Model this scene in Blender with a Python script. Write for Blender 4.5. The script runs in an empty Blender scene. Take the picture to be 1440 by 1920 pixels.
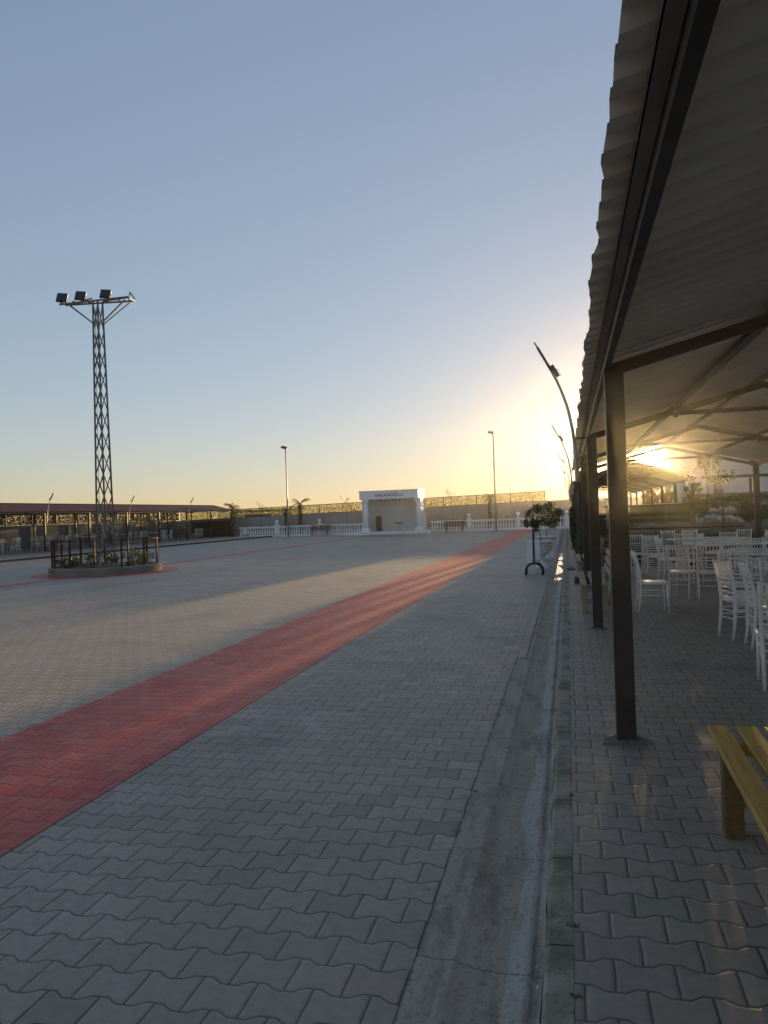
import bpy, math, random
from mathutils import Vector, Matrix
R = math.radians
random.seed(7)
scene = bpy.context.scene
COL = scene.collection

# ------------------------------------------------------------------ camera
SUN_EL, SUN_AZ = R(3.18), R(5.68)          # azimuth measured from +Y towards +X
cam_d = bpy.data.cameras.new("camera")
cam = bpy.data.objects.new("camera", cam_d); COL.objects.link(cam)
cam_d.sensor_fit = 'VERTICAL'; cam_d.sensor_height = 24.0
cam_d.lens = 1450.0 / 1920.0 * 24.0
cam_d.clip_start = 0.05; cam_d.clip_end = 6000
ROLL, PITCH, YAW = R(2.0), R(0.239), R(13.383)
cam.matrix_world = (Matrix.Translation((0, 0, 1.6)) @ Matrix.Rotation(YAW, 4, 'Z') @
                    Matrix.Rotation(math.pi / 2 + PITCH, 4, 'X') @ Matrix.Rotation(-ROLL, 4, 'Z'))
scene.camera = cam
scene.view_settings.view_transform = 'Standard'
scene.view_settings.look = 'None'
scene.view_settings.exposure = 1.52
scene.view_settings.gamma = 1.0

# ------------------------------------------------------------------ sky and sun
world = bpy.data.worlds.new("World"); scene.world = world; world.use_nodes = True
wn, wl = world.node_tree.nodes, world.node_tree.links
wn.clear()
sky = wn.new('ShaderNodeTexSky'); sky.sky_type = 'NISHITA'; sky.sun_disc = False
sky.sun_elevation = SUN_EL; sky.sun_rotation = SUN_AZ
sky.altitude = 0; sky.air_density = 1.0; sky.dust_density = 0.2; sky.ozone_density = 2.5
bg = wn.new('ShaderNodeBackground'); bg.inputs['Strength'].default_value = 0.128
out = wn.new('ShaderNodeOutputWorld')
gm = wn.new('ShaderNodeGamma'); gm.inputs['Gamma'].default_value = 0.50
tint = wn.new('ShaderNodeVectorMath'); tint.operation = 'MULTIPLY'; tint.inputs[1].default_value = (1.0, .965, 1.035)
wl.new(sky.outputs[0], gm.inputs[0]); wl.new(gm.outputs[0], tint.inputs[0]); wl.new(tint.outputs[0], bg.inputs[0])
sv = Vector((math.sin(SUN_AZ) * math.cos(SUN_EL), math.cos(SUN_AZ) * math.cos(SUN_EL), math.sin(SUN_EL)))
# the sun's own bright disc in the sky
tc = wn.new('ShaderNodeTexCoord')
dp = wn.new('ShaderNodeVectorMath'); dp.operation = 'DOT_PRODUCT'
dp.inputs[1].default_value = sv
wl.new(tc.outputs['Generated'], dp.inputs[0])
mr = wn.new('ShaderNodeMapRange'); mr.interpolation_type = 'SMOOTHSTEP'
mr.inputs['From Min'].default_value = math.cos(R(1.0)); mr.inputs['From Max'].default_value = math.cos(R(0.35))
mr.inputs['To Min'].default_value = 0; mr.inputs['To Max'].default_value = 30
wl.new(dp.outputs['Value'], mr.inputs['Value'])
bg2 = wn.new('ShaderNodeBackground'); bg2.inputs['Color'].default_value = (1, .8, .45, 1)
wl.new(mr.outputs[0], bg2.inputs['Strength'])
ad = wn.new('ShaderNodeAddShader')
wl.new(bg.outputs[0], ad.inputs[0]); wl.new(bg2.outputs[0], ad.inputs[1]); wl.new(ad.outputs[0], out.inputs[0])

sl = bpy.data.lights.new("sun", 'SUN'); sl.energy = 4.8; sl.angle = R(0.5); sl.color = (1.0, .66, .28)
so = bpy.data.objects.new("sun", sl); COL.objects.link(so)
so.rotation_euler = (-sv).to_track_quat('-Z', 'Y').to_euler()
so.location = (20, 60, 30)

# ------------------------------------------------------------------ material helpers
class S:
    """tiny expression helper over Math nodes"""
    def __init__(s, nt, sock): s.nt, s.s = nt, sock
    def _m(s, op, *a, clamp=False):
        n = s.nt.nodes.new('ShaderNodeMath'); n.operation = op; n.use_clamp = clamp
        for i, v in enumerate((s,) + a):
            if isinstance(v, S): s.nt.links.new(v.s, n.inputs[i])
            else: n.inputs[i].default_value = v
        return S(s.nt, n.outputs[0])
    def __add__(s, o): return s._m('ADD', o)
    __radd__ = __add__
    def __sub__(s, o): return s._m('SUBTRACT', o)
    def __mul__(s, o): return s._m('MULTIPLY', o)
    __rmul__ = __mul__
    def floor(s): return s._m('FLOOR')
    def frac(s): return s._m('FRACT')
    def abs(s): return s._m('ABSOLUTE')
    def min(s, o): return s._m('MINIMUM', o)
    def max(s, o): return s._m('MAXIMUM', o)
    def gt(s, o): return s._m('GREATER_THAN', o)
    def sin(s): return s._m('SINE')
    def ramp(s, a, b, c=0.0, d=1.0, smooth=True):
        n = s.nt.nodes.new('ShaderNodeMapRange')
        n.interpolation_type = 'SMOOTHSTEP' if smooth else 'LINEAR'
        n.inputs[1].default_value = a; n.inputs[2].default_value = b
        n.inputs[3].default_value = c; n.inputs[4].default_value = d
        s.nt.links.new(s.s, n.inputs[0]); return S(s.nt, n.outputs[0])

class Mat:
    def __init__(s, name, color=(.5, .5, .5), rough=.6, metal=0.0, spec=.5):
        s.m = bpy.data.materials.new(name); s.m.use_nodes = True
        s.nt = s.m.node_tree; s.n = s.nt.nodes; s.l = s.nt.links
        s.b = s.n['Principled BSDF']; s.out = s.n['Material Output']
        s.b.inputs['Base Color'].default_value = (*color, 1)
        s.b.inputs['Roughness'].default_value = rough
        s.b.inputs['Metallic'].default_value = metal
        s.b.inputs['Specular IOR Level'].default_value = spec
        s._pos = None
    def pos(s, obj=False):
        if obj:
            n = s.n.new('ShaderNodeTexCoord'); o = n.outputs['Object']
        else:
            n = s.n.new('ShaderNodeNewGeometry'); o = n.outputs['Position']
        return o
    def xyz(s, vec):
        n = s.n.new('ShaderNodeSeparateXYZ'); s.l.new(vec, n.inputs[0])
        return [S(s.nt, n.outputs[i]) for i in range(3)]
    def comb(s, x, y, z=0.0):
        n = s.n.new('ShaderNodeCombineXYZ')
        for i, v in enumerate((x, y, z)):
            if isinstance(v, S): s.l.new(v.s, n.inputs[i])
            else: n.inputs[i].default_value = v
        return n.outputs[0]
    def noise(s, scale, detail=4, vec=None, rough=.55, out='Fac', dim=None):
        n = s.n.new('ShaderNodeTexNoise'); n.inputs['Scale'].default_value = scale
        n.inputs['Detail'].default_value = detail; n.inputs['Roughness'].default_value = rough
        s.l.new(vec if vec is not None else s.pos(), n.inputs['Vector'])
        return S(s.nt, n.outputs[out]) if out == 'Fac' else n.outputs[out]
    def white(s, vec, out='Value'):
        n = s.n.new('ShaderNodeTexWhiteNoise'); n.noise_dimensions = '3D'
        s.l.new(vec, n.inputs[0]); return S(s.nt, n.outputs['Value'])
    def mix(s, fac, a, b):
        n = s.n.new('ShaderNodeMix'); n.data_type = 'RGBA'
        if isinstance(fac, S): s.l.new(fac.s, n.inputs[0])
        else: n.inputs[0].default_value = fac
        for i, v in ((6, a), (7, b)):
            if isinstance(v, (tuple, list)): n.inputs[i].default_value = (*v[:3], 1)
            else: s.l.new(v, n.inputs[i])
        return n.outputs[2]
    def color(s, sock): s.l.new(sock, s.b.inputs['Base Color']); return s
    def rough(s, v): s.l.new(v.s, s.b.inputs['Roughness']); return s
    def bump(s, h, strength=.5, dist=.01):
        n = s.n.new('ShaderNodeBump'); n.inputs['Strength'].default_value = strength
        n.inputs['Distance'].default_value = dist
        s.l.new(h.s, n.inputs['Height']); s.l.new(n.outputs[0], s.b.inputs['Normal']); return s

def simple(name, c1, c2=None, rough=.6, metal=0.0, scale=4.0, bump=0.0, bscale=None, spec=.5, lo=.35, hi=.65):
    m = Mat(name, c1, rough, metal, spec)
    if c2 is not None:
        f = m.noise(scale, 5).ramp(lo, hi)
        m.color(m.mix(f, c1, c2))
        m.rough(m.noise(scale * 2.3, 3).ramp(.2, .8, rough - .08, rough + .1, False))
    if bump: m.bump(m.noise(bscale or scale * 12, 4), bump, .01)
    return m.m

def paver(name, base, vary, red=False):
    m = Mat(name, base, .62, spec=.45)
    pos = m.pos()
    nz = m.n.new('ShaderNodeTexNoise'); nz.inputs['Scale'].default_value = 9; nz.inputs['Detail'].default_value = 2
    m.l.new(pos, nz.inputs['Vector'])
    x, y, z = m.xyz(pos); nx, ny, nw = m.xyz(nz.outputs['Color'])
    big = m.noise(.35, 1)
    x = x + (nx - .5) * .010 + (big - .5) * .05; y = y + (ny - .5) * .010 + (m.noise(.28, 1) - .5) * .05
    w, h, a = .2, .165, .0135
    T = ((((x * (1 / w)).frac() * 2 - 1).abs() * 2 - 1) * 2.4).min(1.0).max(-1.0)
    u = y * (1 / h); k = (u + .5).floor()
    par = (k * .5).frac() * 2
    sgn = par * -2 + 1
    d = (u - k) * h - sgn * T * a
    row = k - 1 + d.gt(0.0)
    rpar = (row * .5).frac() * 2
    xx = x * (1 / w) + rpar * .5
    col = (xx + .5).floor()
    jd = (xx.frac() - .5).abs() * w
    dist = jd.min(d.abs())
    rnd = m.white(m.comb(col, row, 1.0)); rnd2 = m.white(m.comb(col, row, 7.0)); rnd3 = m.white(m.comb(col, row, 13.0))
    jw = (rnd3 * .0012 + (m.noise(6, 3, pos) - .5) * .004)
    joint = (dist - jw).ramp(.0006, .0068)
    edge = dist.ramp(.002, .016)
    grit = m.noise(160, 3, pos); stain = m.noise(.7, 6, pos, .6); fine = m.noise(22, 5, pos)
    c = m.mix(rnd, base, vary)
    c = m.mix(fine.ramp(.3, .75) * .35, c, tuple(v * .6 for v in base))
    c = m.mix(stain.ramp(.50, .72) * .6, c, tuple(v * .5 for v in base[:3]))
    c = m.mix((rnd2.gt(.9)) * .2, c, (base[0] * 1.5, base[1] * 1.4, base[2] * 1.25))
    c = m.mix((rnd3.gt(.92)) * .22, c, (base[0] * .55, base[1] * .6, base[2] * .5))
    if red: c = m.mix(m.noise(5.5, 5, m.comb(x * .6, y * 1.6, 0.0), .7).ramp(.56, .66) * rnd2.ramp(.35, .6) * .4, c, (.46, .24, .20))
    c = m.mix(m.noise(.9, 4, pos, .6).ramp(.48, .66) * .6, c, (base[0] * .86, base[1] * 1.02, base[2] * .80))
    dirt = m.mix(m.noise(1.3, 3, pos).ramp(.4, .65), (.030, .029, .022), (.075, .065, .05))
    c = m.mix(joint * .85 + .15, dirt, c)
    m.color(c)
    m.rough((fine * .25 + rnd2 * .12 + .38))
    hgt = edge * .9 + rnd * .25 + grit * .06 + fine * .12 + ((x * (1 / w)).frac() - .5) * (rnd2 - .5) * .5
    m.bump(hgt, .42, .006)
    return m.m

# palette
M = {}
M['paver'] = paver('grey_pavers', (.315, .258, .218), (.365, .305, .258))
M['paver_red'] = paver('red_pavers', (.50, .052, .038), (.58, .105, .075), True)
M['paver_dark'] = paver('dark_pavers', (.30, .248, .205), (.345, .29, .243))
M['soil'] = simple('soil', (.05, .04, .028), (.085, .066, .045), .9, scale=1.2, bump=.6)
M['field'] = simple('field', (.07, .075, .04), (.11, .095, .06), .9, scale=.05, bump=.4)
M['post'] = simple('brown_painted_steel', (.028, .021, .016), (.042, .030, .023), .55, scale=6, bump=.2, bscale=40)
M['frame'] = simple('steel_frame', (.040, .031, .025), (.06, .046, .036), .45, scale=5)
M['frame_light'] = simple('dull_grey_flashing', (.24, .21, .19), (.18, .16, .14), .5, scale=4)
M['white'] = simple('white_paint', (.90, .90, .91), (.85, .85, .86), .5, scale=1.5)
M['white_wall'] = simple('white_render', (.76, .76, .75), (.68, .68, .66), .75, scale=.5, bump=.15, bscale=30)
M['plaster'] = simple('grey_render', (.36, .35, .33), (.29, .28, .26), .8, scale=.6, bump=.2, bscale=25)
M['block'] = simple('concrete_block', (.22, .215, .20), (.16, .155, .14), .85, scale=1.2, bump=.4, bscale=18)
M['trunk'] = simple('bark', (.10, .075, .05), (.055, .042, .03), .85, scale=14, bump=.8)
M['rock'] = simple('pale_rock', (.42, .39, .36), (.28, .26, .24), .8, scale=5, bump=.6, bscale=20)
M['black'] = simple('black_plastic', (.012, .012, .013), (.022, .022, .024), .45, scale=6)
M['galv'] = simple('galvanised_pole', (.42, .42, .42), (.33, .33, .33), .38, .55, scale=3)
M['navy'] = simple('navy_tube', (.016, .017, .035), (.024, .024, .045), .28, scale=6)
M['tarp'] = simple('dark_green_cloth', (.012, .022, .014), (.020, .034, .020), .8, scale=5, bump=.5, bscale=30)
M['rust'] = simple('rusty_red_metal', (.085, .036, .026), (.05, .026, .02), .85, scale=9, spec=.2)
M['text'] = simple('grey_letter_metal', (.10, .10, .11), None, .35, .4)
M['glass'] = simple('dark_glass', (.02, .025, .03), None, .12)
M['net_line'] = simple('fence_rail_paint', (.03, .032, .02), (.045, .042, .03), .55, scale=3)

def leaf_mat(name, c1, c2, trans=.35):
    m = Mat(name, c1, .55, spec=.4)
    rn = m.n.new('ShaderNodeNewGeometry')
    rnd = S(m.nt, rn.outputs['Random Per Island'])
    c = m.mix(rnd, c1, c2); m.color(c)
    t = m.n.new('ShaderNodeBsdfTranslucent'); m.l.new(c, t.inputs['Color'])
    mx = m.n.new('ShaderNodeMixShader'); mx.inputs[0].default_value = trans
    m.l.new(m.b.outputs[0], mx.inputs[1]); m.l.new(t.outputs[0], mx.inputs[2]); m.l.new(mx.outputs[0], m.out.inputs[0])
    return m.m
M['leaf'] = leaf_mat('green_leaves', (.045, .075, .018), (.10, .12, .03))
M['leaf_dark'] = leaf_mat('dark_leaves', (.022, .04, .012), (.05, .065, .02))
M['leaf_dry'] = leaf_mat('olive_leaves', (.12, .10, .03), (.17, .12, .035), .45)
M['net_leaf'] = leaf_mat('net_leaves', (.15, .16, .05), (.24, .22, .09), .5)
M['net_dark'] = leaf_mat('shaded_net_leaves', (.035, .05, .018), (.07, .075, .03), .12)  # darker copy of the net leaves, shade put into the colour
M['frond'] = leaf_mat('palm_frond', (.06, .075, .022), (.16, .11, .04), .4)

def wood(name, c1, c2, rough=.38):
    m = Mat(name, c1, rough)
    p = m.pos(True)
    x, y, z = m.xyz(p)
    v = m.comb(x * 9, y * .9, z * 9)
    g = m.noise(3.0, 6, v, .65)
    g2 = m.noise(14, 4, m.comb(x * 12, y * 1.0, z * 12))
    c = m.mix(g.ramp(.35, .7), c1, c2)
    c = m.mix(m.noise(7, 5, p).ramp(.6, .72) * .8, c, tuple(v * .3 for v in c2))
    m.color(c); m.rough(g2 * .3 + rough - .1); m.bump(g2 + m.noise(60, 3, p) * .4, .5, .004)
    return m.m
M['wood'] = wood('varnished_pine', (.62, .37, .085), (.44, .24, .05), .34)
M['wood_leg'] = wood('shaded_varnished_pine', (.17, .095, .03), (.10, .055, .018), .5)  # bench legs: darker pine copy, shade of the camera-facing side in its colour
M['wood_pale'] = wood('weathered_pine', (.34, .27, .19), (.25, .19, .13), .6)
M['wood_dark'] = wood('dark_stained_wood', (.05, .042, .03), (.03, .026, .02), .5)

# concrete of the drain: stained, with wet darker runs along its length
def drain_mat():
    m = Mat('drain_concrete', (.2, .2, .2), .8, spec=.25)
    p = m.pos(); x, y, z = m.xyz(p)
    st = m.noise(3.0, 6, m.comb(x * 5, y * .5, 0.0), .7)
    n2 = m.noise(11, 6, p, .65)
    wet = (x + (m.noise(1.6, 4, p) - .5) * .16)
    pale = wet.ramp(-.275, -.262) * wet.ramp(-.165, -.185)
    c = m.mix(st.ramp(.3, .7), (.40, .335, .27), (.50, .43, .355))
    c = m.mix(pale * .7, c, (.56, .54, .50))
    c = m.mix(n2.ramp(.58, .75) * .6, c, (.16, .14, .11))
    gap = ((y + (n2 - .5) * .02) * (1 / .92)).frac()
    c = m.mix(m.noise(2.4, 6, m.comb(x * 3, y * .8, 2.0), .7).ramp(.5, .64) * .55, c, (.23, .19, .145))
    c = m.mix(m.noise(45, 4, p).ramp(.52, .7) * .5, c, (.15, .13, .10))
    c = m.mix((gap - .5).abs().ramp(.493, .4995) * .7, c, (.10, .09, .07))
    m.color(c); m.rough(n2.ramp(.3, .7, .7, .9, False)); m.bump(n2 + st * .5 + m.noise(70, 4, p) * .5, .9, .012)
    return m.m
M['drain'] = drain_mat()
def kerb_mat():
    m = Mat('kerb_concrete', (.2, .2, .2), .8, spec=.2)
    p = m.pos(); x, y, z = m.xyz(p); n2 = m.noise(7, 6, p, .65)
    c = m.mix(n2.ramp(.35, .65), (.30, .265, .21), (.40, .36, .29))
    c = m.mix(m.noise(2.2, 5, p, .7).ramp(.45, .62) * .8, c, (.15, .14, .09))
    c = m.mix(m.noise(38, 4, p).ramp(.5, .7) * .5, c, (.13, .115, .085))
    gap = (y * (1 / .72)).frac()
    c = m.mix((gap - .5).abs().ramp(.49, .4975), c, (.03, .03, .025))
    m.color(c); m.bump(n2 + m.noise(50, 3, p) * .3, .6, .006)
    return m.m
M['kerb'] = kerb_mat()
m_ = Mat('water', (.03, .03, .028), .03, spec=.8)
m_.bump(m_.noise(5, 2), .06, .01)
M['water'] = m_.m
M['footing'] = simple('mossy_mortar', (.12, .108, .08), (.22, .20, .165), .9, scale=9, bump=.9, bscale=45)

# corrugated sheet: red painted top, bare underside with glare and shade put into its colours
def sheet(name, c1, c2, rough, metal):
    m = Mat(name, c1, rough, metal)
    p = m.pos(); n = m.noise(1.3, 5, p)
    m.color(m.mix(n.ramp(.35, .65), c1, c2)); m.rough(m.noise(6, 4, p).ramp(.3, .7, rough - .06, rough + .12, False))
    m.bump(m.noise(2.2, 3, p), .25, .02)
    return m.m
M['sheet_top'] = sheet('red_roof_sheet', (.15, .032, .028), (.10, .024, .022), .5, 0)
M['sheet_under'] = sheet('glare_lit_sheet_underside', (.82, .73, .63), (.70, .62, .54), .42, .1)  # near roof: glare veil put in as a paler, warmer colour

M['sheet_shaded'] = sheet('shaded_sheet_underside', (.12, .10, .085), (.09, .075, .065), .6, 0)  # far roofs: darker underside copy, shade put into the colour
# ------------------------------------------------------------------ mesh helpers
class MB:
    def __init__(s): s.v, s.f, s.mi = [], [], []
    def add(s, vs, fs, mi=0):
        b = len(s.v); s.v += [tuple(v) for v in vs]
        s.f += [tuple(b + i for i in f) for f in fs]; s.mi += [mi] * len(fs); return s
    def box(s, c, d, rz=0, mi=0, M4=None):
        x, y, z = d[0] / 2, d[1] / 2, d[2] / 2
        vs = [Vector((sx * x, sy * y, sz * z)) for sz in (-1, 1) for sy in (-1, 1) for sx in (-1, 1)]
        mt = M4 if M4 is not None else Matrix.Translation(c) @ Matrix.Rotation(rz, 4, 'Z')
        vs = [mt @ v for v in vs]
        return s.add(vs, [(0, 2, 3, 1), (4, 5, 7, 6), (0, 1, 5, 4), (2, 6, 7, 3), (0, 4, 6, 2), (1, 3, 7, 5)], mi)
    def bar(s, p0, p1, w, h, up=(0, 0, 1), mi=0):
        p0, p1 = Vector(p0), Vector(p1); d = (p1 - p0); L = d.length; d.normalize()
        u = Vector(up); sd = d.cross(u)
        if sd.length < 1e-4: u = Vector((0, 1, 0)); sd = d.cross(u)
        sd.normalize(); u = sd.cross(d).normalized()
        mt = Matrix.Translation((p0 + p1) / 2) @ Matrix((sd, d, u)).transposed().to_4x4()
        return s.box(None, (w, L, h), mi=mi, M4=mt)
    def tube(s, pts, r, n=8, caps=True, mi=0):
        pts = [Vector(p) for p in pts]; N = len(pts)
        rs = r if isinstance(r, (list, tuple)) else [r] * N
        t0 = (pts[1] - pts[0]).normalized()
        nrm = t0.cross(Vector((0, 0, 1)))
        if nrm.length < 1e-3: nrm = t0.cross(Vector((0, 1, 0)))
        nrm.normalize(); vs = []
        for i in range(N):
            t = (pts[min(i + 1, N - 1)] - pts[max(i - 1, 0)]).normalized()
            nrm = (nrm - t * nrm.dot(t)).normalized(); b = t.cross(nrm)
            for k in range(n):
                a = 2 * math.pi * k / n
                vs.append(pts[i] + (nrm * math.cos(a) + b * math.sin(a)) * rs[i])
        fs = [(i * n + k, i * n + (k + 1) % n, (i + 1) * n + (k + 1) % n, (i + 1) * n + k) for i in range(N - 1) for k in range(n)]
        if caps: fs += [tuple(range(n))[::-1], tuple(range((N - 1) * n, N * n))]
        return s.add(vs, fs, mi)
    def lathe(s, prof, n=24, c=(0, 0, 0), flute=0, fl=0.0, mi=0):
        vs = []
        for (r, z) in prof:
            for k in range(n):
                a = 2 * math.pi * k / n
                rr = r * (1 - fl * (0.5 + .5 * math.cos(a * flute))) if flute else r
                vs.append((c[0] + rr * math.cos(a), c[1] + rr * math.sin(a), c[2] + z))
        N = len(prof)
        fs = [(i * n + k, i * n + (k + 1) % n, (i + 1) * n + (k + 1) % n, (i + 1) * n + k) for i in range(N - 1) for k in range(n)]
        fs += [tuple(range(n))[::-1], tuple(range((N - 1) * n, N * n))]
        return s.add(vs, fs, mi)
    def leaf(s, c, size, rng, flat=0.0, mi=0, aspect=.6):
        n = Vector((rng.gauss(0, 1), rng.gauss(0, 1), rng.gauss(0, 1) + flat)).normalized()
        t = n.orthogonal().normalized(); t = Matrix.Rotation(rng.uniform(0, 6.28), 3, n) @ t
        b = n.cross(t); c = Vector(c)
        return s.add([c - t * size * .5, c + b * size * .5 * aspect, c + t * size * .5, c - b * size * .5 * aspect], [(0, 1, 2, 3)], mi)
    def build(s, name, mat, parent=None, world=False, smooth=False):
        me = bpy.data.meshes.new(name)
        vs = s.v
        if world and parent is not None:
            l = parent.location; vs = [(a - l[0], b - l[1], c - l[2]) for a, b, c in vs]
        me.from_pydata(vs, [], s.f)
        for mm in (mat if isinstance(mat, (list, tuple)) else [mat]): me.materials.append(mm)
        if isinstance(mat, (list, tuple)): me.polygons.foreach_set('material_index', s.mi)
        if smooth: me.polygons.foreach_set('use_smooth', [True] * len(s.f))
        me.update()
        o = bpy.data.objects.new(name, me); COL.objects.link(o)
        if parent is not None: o.parent = parent
        return o

def tag(o, label=None, cat=None, group=None, kind=None):
    if label: o['label'] = label
    if cat: o['category'] = cat
    if group: o['group'] = group
    if kind: o['kind'] = kind
    return o
def thing(name, label, cat, loc=(0, 0, 0), rz=0, group=None):
    o = bpy.data.objects.new(name, None); COL.objects.link(o); o.empty_display_size = .2
    o.location = loc; o.rotation_euler = (0, 0, rz)
    return tag(o, label, cat, group)
def struct(name, mb, mat, smooth=False):
    return tag(mb.build(name, mat, smooth=smooth), kind='structure')
def copy_tree(o, parent=None):
    c = o.copy(); COL.objects.link(c)
    if parent is not None: c.parent = parent
    for ch in [x for x in bpy.data.objects if x.parent == o and x != c]: copy_tree(ch, c)
    return c
def dup(o, label, loc, rz=0, group=None):
    c = copy_tree(o); c.location = loc; c.rotation_euler = (0, 0, rz); c['label'] = label
    if group: c['group'] = group
    return c
def bevel(o, w=.004, seg=2):
    b = o.modifiers.new('bevel', 'BEVEL'); b.width = w; b.segments = seg; b.limit_method = 'ANGLE'; return o

# ------------------------------------------------------------------ ground, plaza, drain, kerbs
g = MB(); g.add([(-70, -30, -.16), (70, -30, -.16), (70, 92, -.16), (-70, 92, -.16)], [(0, 1, 2, 3)])
struct('ground', g, M['field'])
# plaza slab with a stepped right edge against the drain
edge = [(-8, -.585), (8.5, -.60), (8.5, -.50), (20.2, -.50), (20.2, -.505), (64.8, -.505)]
g = MB(); vs = []; 
for (y, x) in edge: vs += [(-26.2, y, 0), (x, y, 0), (x, y, -.12)]
fs = []
for i in range(len(edge) - 1):
    a = i * 3; fs += [(a, a + 1, a + 4, a + 3), (a + 1, a + 2, a + 5, a + 4)]
g.add(vs, fs); struct('plaza_paving', g, M['paver'])
# mortar bedding between edge of pavers and drain channel
rng = random.Random(3)
def sweep(profile, ys, jit=0.0):
    m = MB(); n = len(profile); vs = []
    for y in ys:
        for (x, z) in profile: vs.append((x + rng.uniform(-jit, jit), y, z + rng.uniform(-jit, jit) * .5))
    fs = [(i * n + k, i * n + k + 1, (i + 1) * n + k + 1, (i + 1) * n + k) for i in range(len(ys) - 1) for k in range(n - 1)]
    return m.add(vs, fs)
ys = []; y = -6.0
while y < 64.8: ys.append(y); y += .10 if y < 12 else .5
ys.append(64.8)
prof = [(-.66, -.04), (-.60, -.005), (-.575, -.004), (-.54, -.010), (-.50, -.012), (-.465, -.008), (-.452, -.007), (-.44, -.016), (-.42, -.024), (-.38, -.032), (-.34, -.037),
        (-.27, -.040), (-.21, -.037), (-.185, -.032), (-.176, -.044), (-.146, -.042), (-.142, -.02)]
struct('drain_channel', sweep(prof, ys, .0035), M['drain'], smooth=True)
struct('kerb', sweep([(-.143, -.07), (-.138, .000), (-.122, .014), (-.042, .0165), (-.0355, .0165), (-.0355, -.05)], ys, .0015), M['kerb'])
g = MB(); g.add([(-.034, -8, .016), (5.4, -8, .016), (5.4, 21.6, .016), (-.034, 21.6, .016)], [(0, 1, 2, 3)])
g.add([(-.036, 21.6, .016), (5.4, 21.6, .016), (5.4, 21.6, -.16), (-.036, 21.6, -.16)], [(0, 1, 2, 3)])
g.add([(-.036, 21.6, .016), (.22, 21.6, .016), (.22, 64.8, .016), (-.036, 64.8, .016)], [(0, 1, 2, 3)])
struct('pavement', g, M['paver_dark'])
g = MB(); g.add([(-4.25, -8, .004), (-2.75, -8, .004), (-2.75, 64.8, .004), (-4.25, 64.8, .004)], [(0, 1, 2, 3)])
struct('red_paving_strip', g, M['paver_red'])
g = MB(); g.add([(-15.5, -2, .004), (-14.95, -2, .004), (-14.95, 62.2, .004), (-15.5, 62.2, .004)], [(0, 1, 2, 3)])
struct('narrow_red_paving_strip', g, M['paver_red'])
IC = (-15.2, 23.2)
g = MB(); n = 48
vs = [(IC[0] + r * math.cos(2 * math.pi * k / n), IC[1] + r * math.sin(2 * math.pi * k / n), .008) for r in (1.5, 2.35) for k in range(n)]
g.add(vs, [(k, (k + 1) % n, n + (k + 1) % n, n + k) for k in range(n)])
struct('red_paving_ring', g, M['paver_red'])
# raised walkway of the left canopy with its kerb
g = MB(); g.box((-31.9, 30, -.02), (11.3, 80, .22)); struct('walkway', g, M['paver_dark'])
g = MB(); g.box((-26.18, 30, -.03), (.14, 80, .25)); struct('walkway_kerb', g, M['rust'])
# soil strip between balustrade and far wall, garden soil on the right
g = MB(); g.add([(-37.4, 64.8, -.03), (20, 64.8, -.03), (20, 70, -.03), (-37.4, 70, -.03)], [(0, 1, 2, 3)])
struct('planting_soil', g, M['soil'])
def heightfield(x0, x1, y0, y1, nx, ny, f):
    m = MB(); vs = [(x0 + (x1 - x0) * i / nx, y0 + (y1 - y0) * j / ny, f(x0 + (x1 - x0) * i / nx, y0 + (y1 - y0) * j / ny)) for j in range(ny + 1) for i in range(nx + 1)]
    return m.add(vs, [(j * (nx + 1) + i, j * (nx + 1) + i + 1, (j + 1) * (nx + 1) + i + 1, (j + 1) * (nx + 1) + i) for j in range(ny) for i in range(nx)])
rng = random.Random(11)
def bed(x, y):
    return max(-.05, min(1.0, .10 + .95 * max(0, min(1, (y - 22.3) / 3.2))) * max(0, min(1, (x - .9) / 1.2)) * (1 if y < 28.5 else max(0, (30 - y) / 1.5))) + rng.uniform(-.03, .03)
struct('garden_bed', heightfield(.24, 12, 21.62, 37.6, 36, 36, bed), M['soil'], smooth=True)
g = MB(); g.add([(.24, 37.6, -.05), (12, 37.6, -.05), (12, 66, -.05), (.24, 66, -.05)], [(0, 1, 2, 3)]); struct('canopy_ground', g, M['paver_dark'])

# puddles lying in the drain
def puddle(y0, y1, seed, x0=-.39, x1=-.19):
    r = random.Random(seed); n = 28; m = MB(); vs = [((x0 + x1) / 2, (y0 + y1) / 2, -.0345)]
    for k in range(n):
        a = 2 * math.pi * k / n; q = 1 + .18 * math.sin(3 * a + seed) + r.uniform(-.08, .08)
        vs.append(((x0 + x1) / 2 + (x1 - x0) / 2 * q * math.cos(a), (y0 + y1) / 2 + (y1 - y0) / 2 * q * math.sin(a), -.0345))
    m.add(vs, [(0, 1 + k, 1 + (k + 1) % n) for k in range(n)])
    o = m.build('puddle', M['water']); tag(o, kind='stuff'); return o
puddle(18.2, 19.0, 1); puddle(19.7, 22.6, 2, -.40, -.20); puddle(22.9, 25.0, 3, -.38, -.21); puddle(25.4, 27.2, 4, -.37, -.22); puddle(27.8, 29.6, 5, -.35, -.24)

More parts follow.
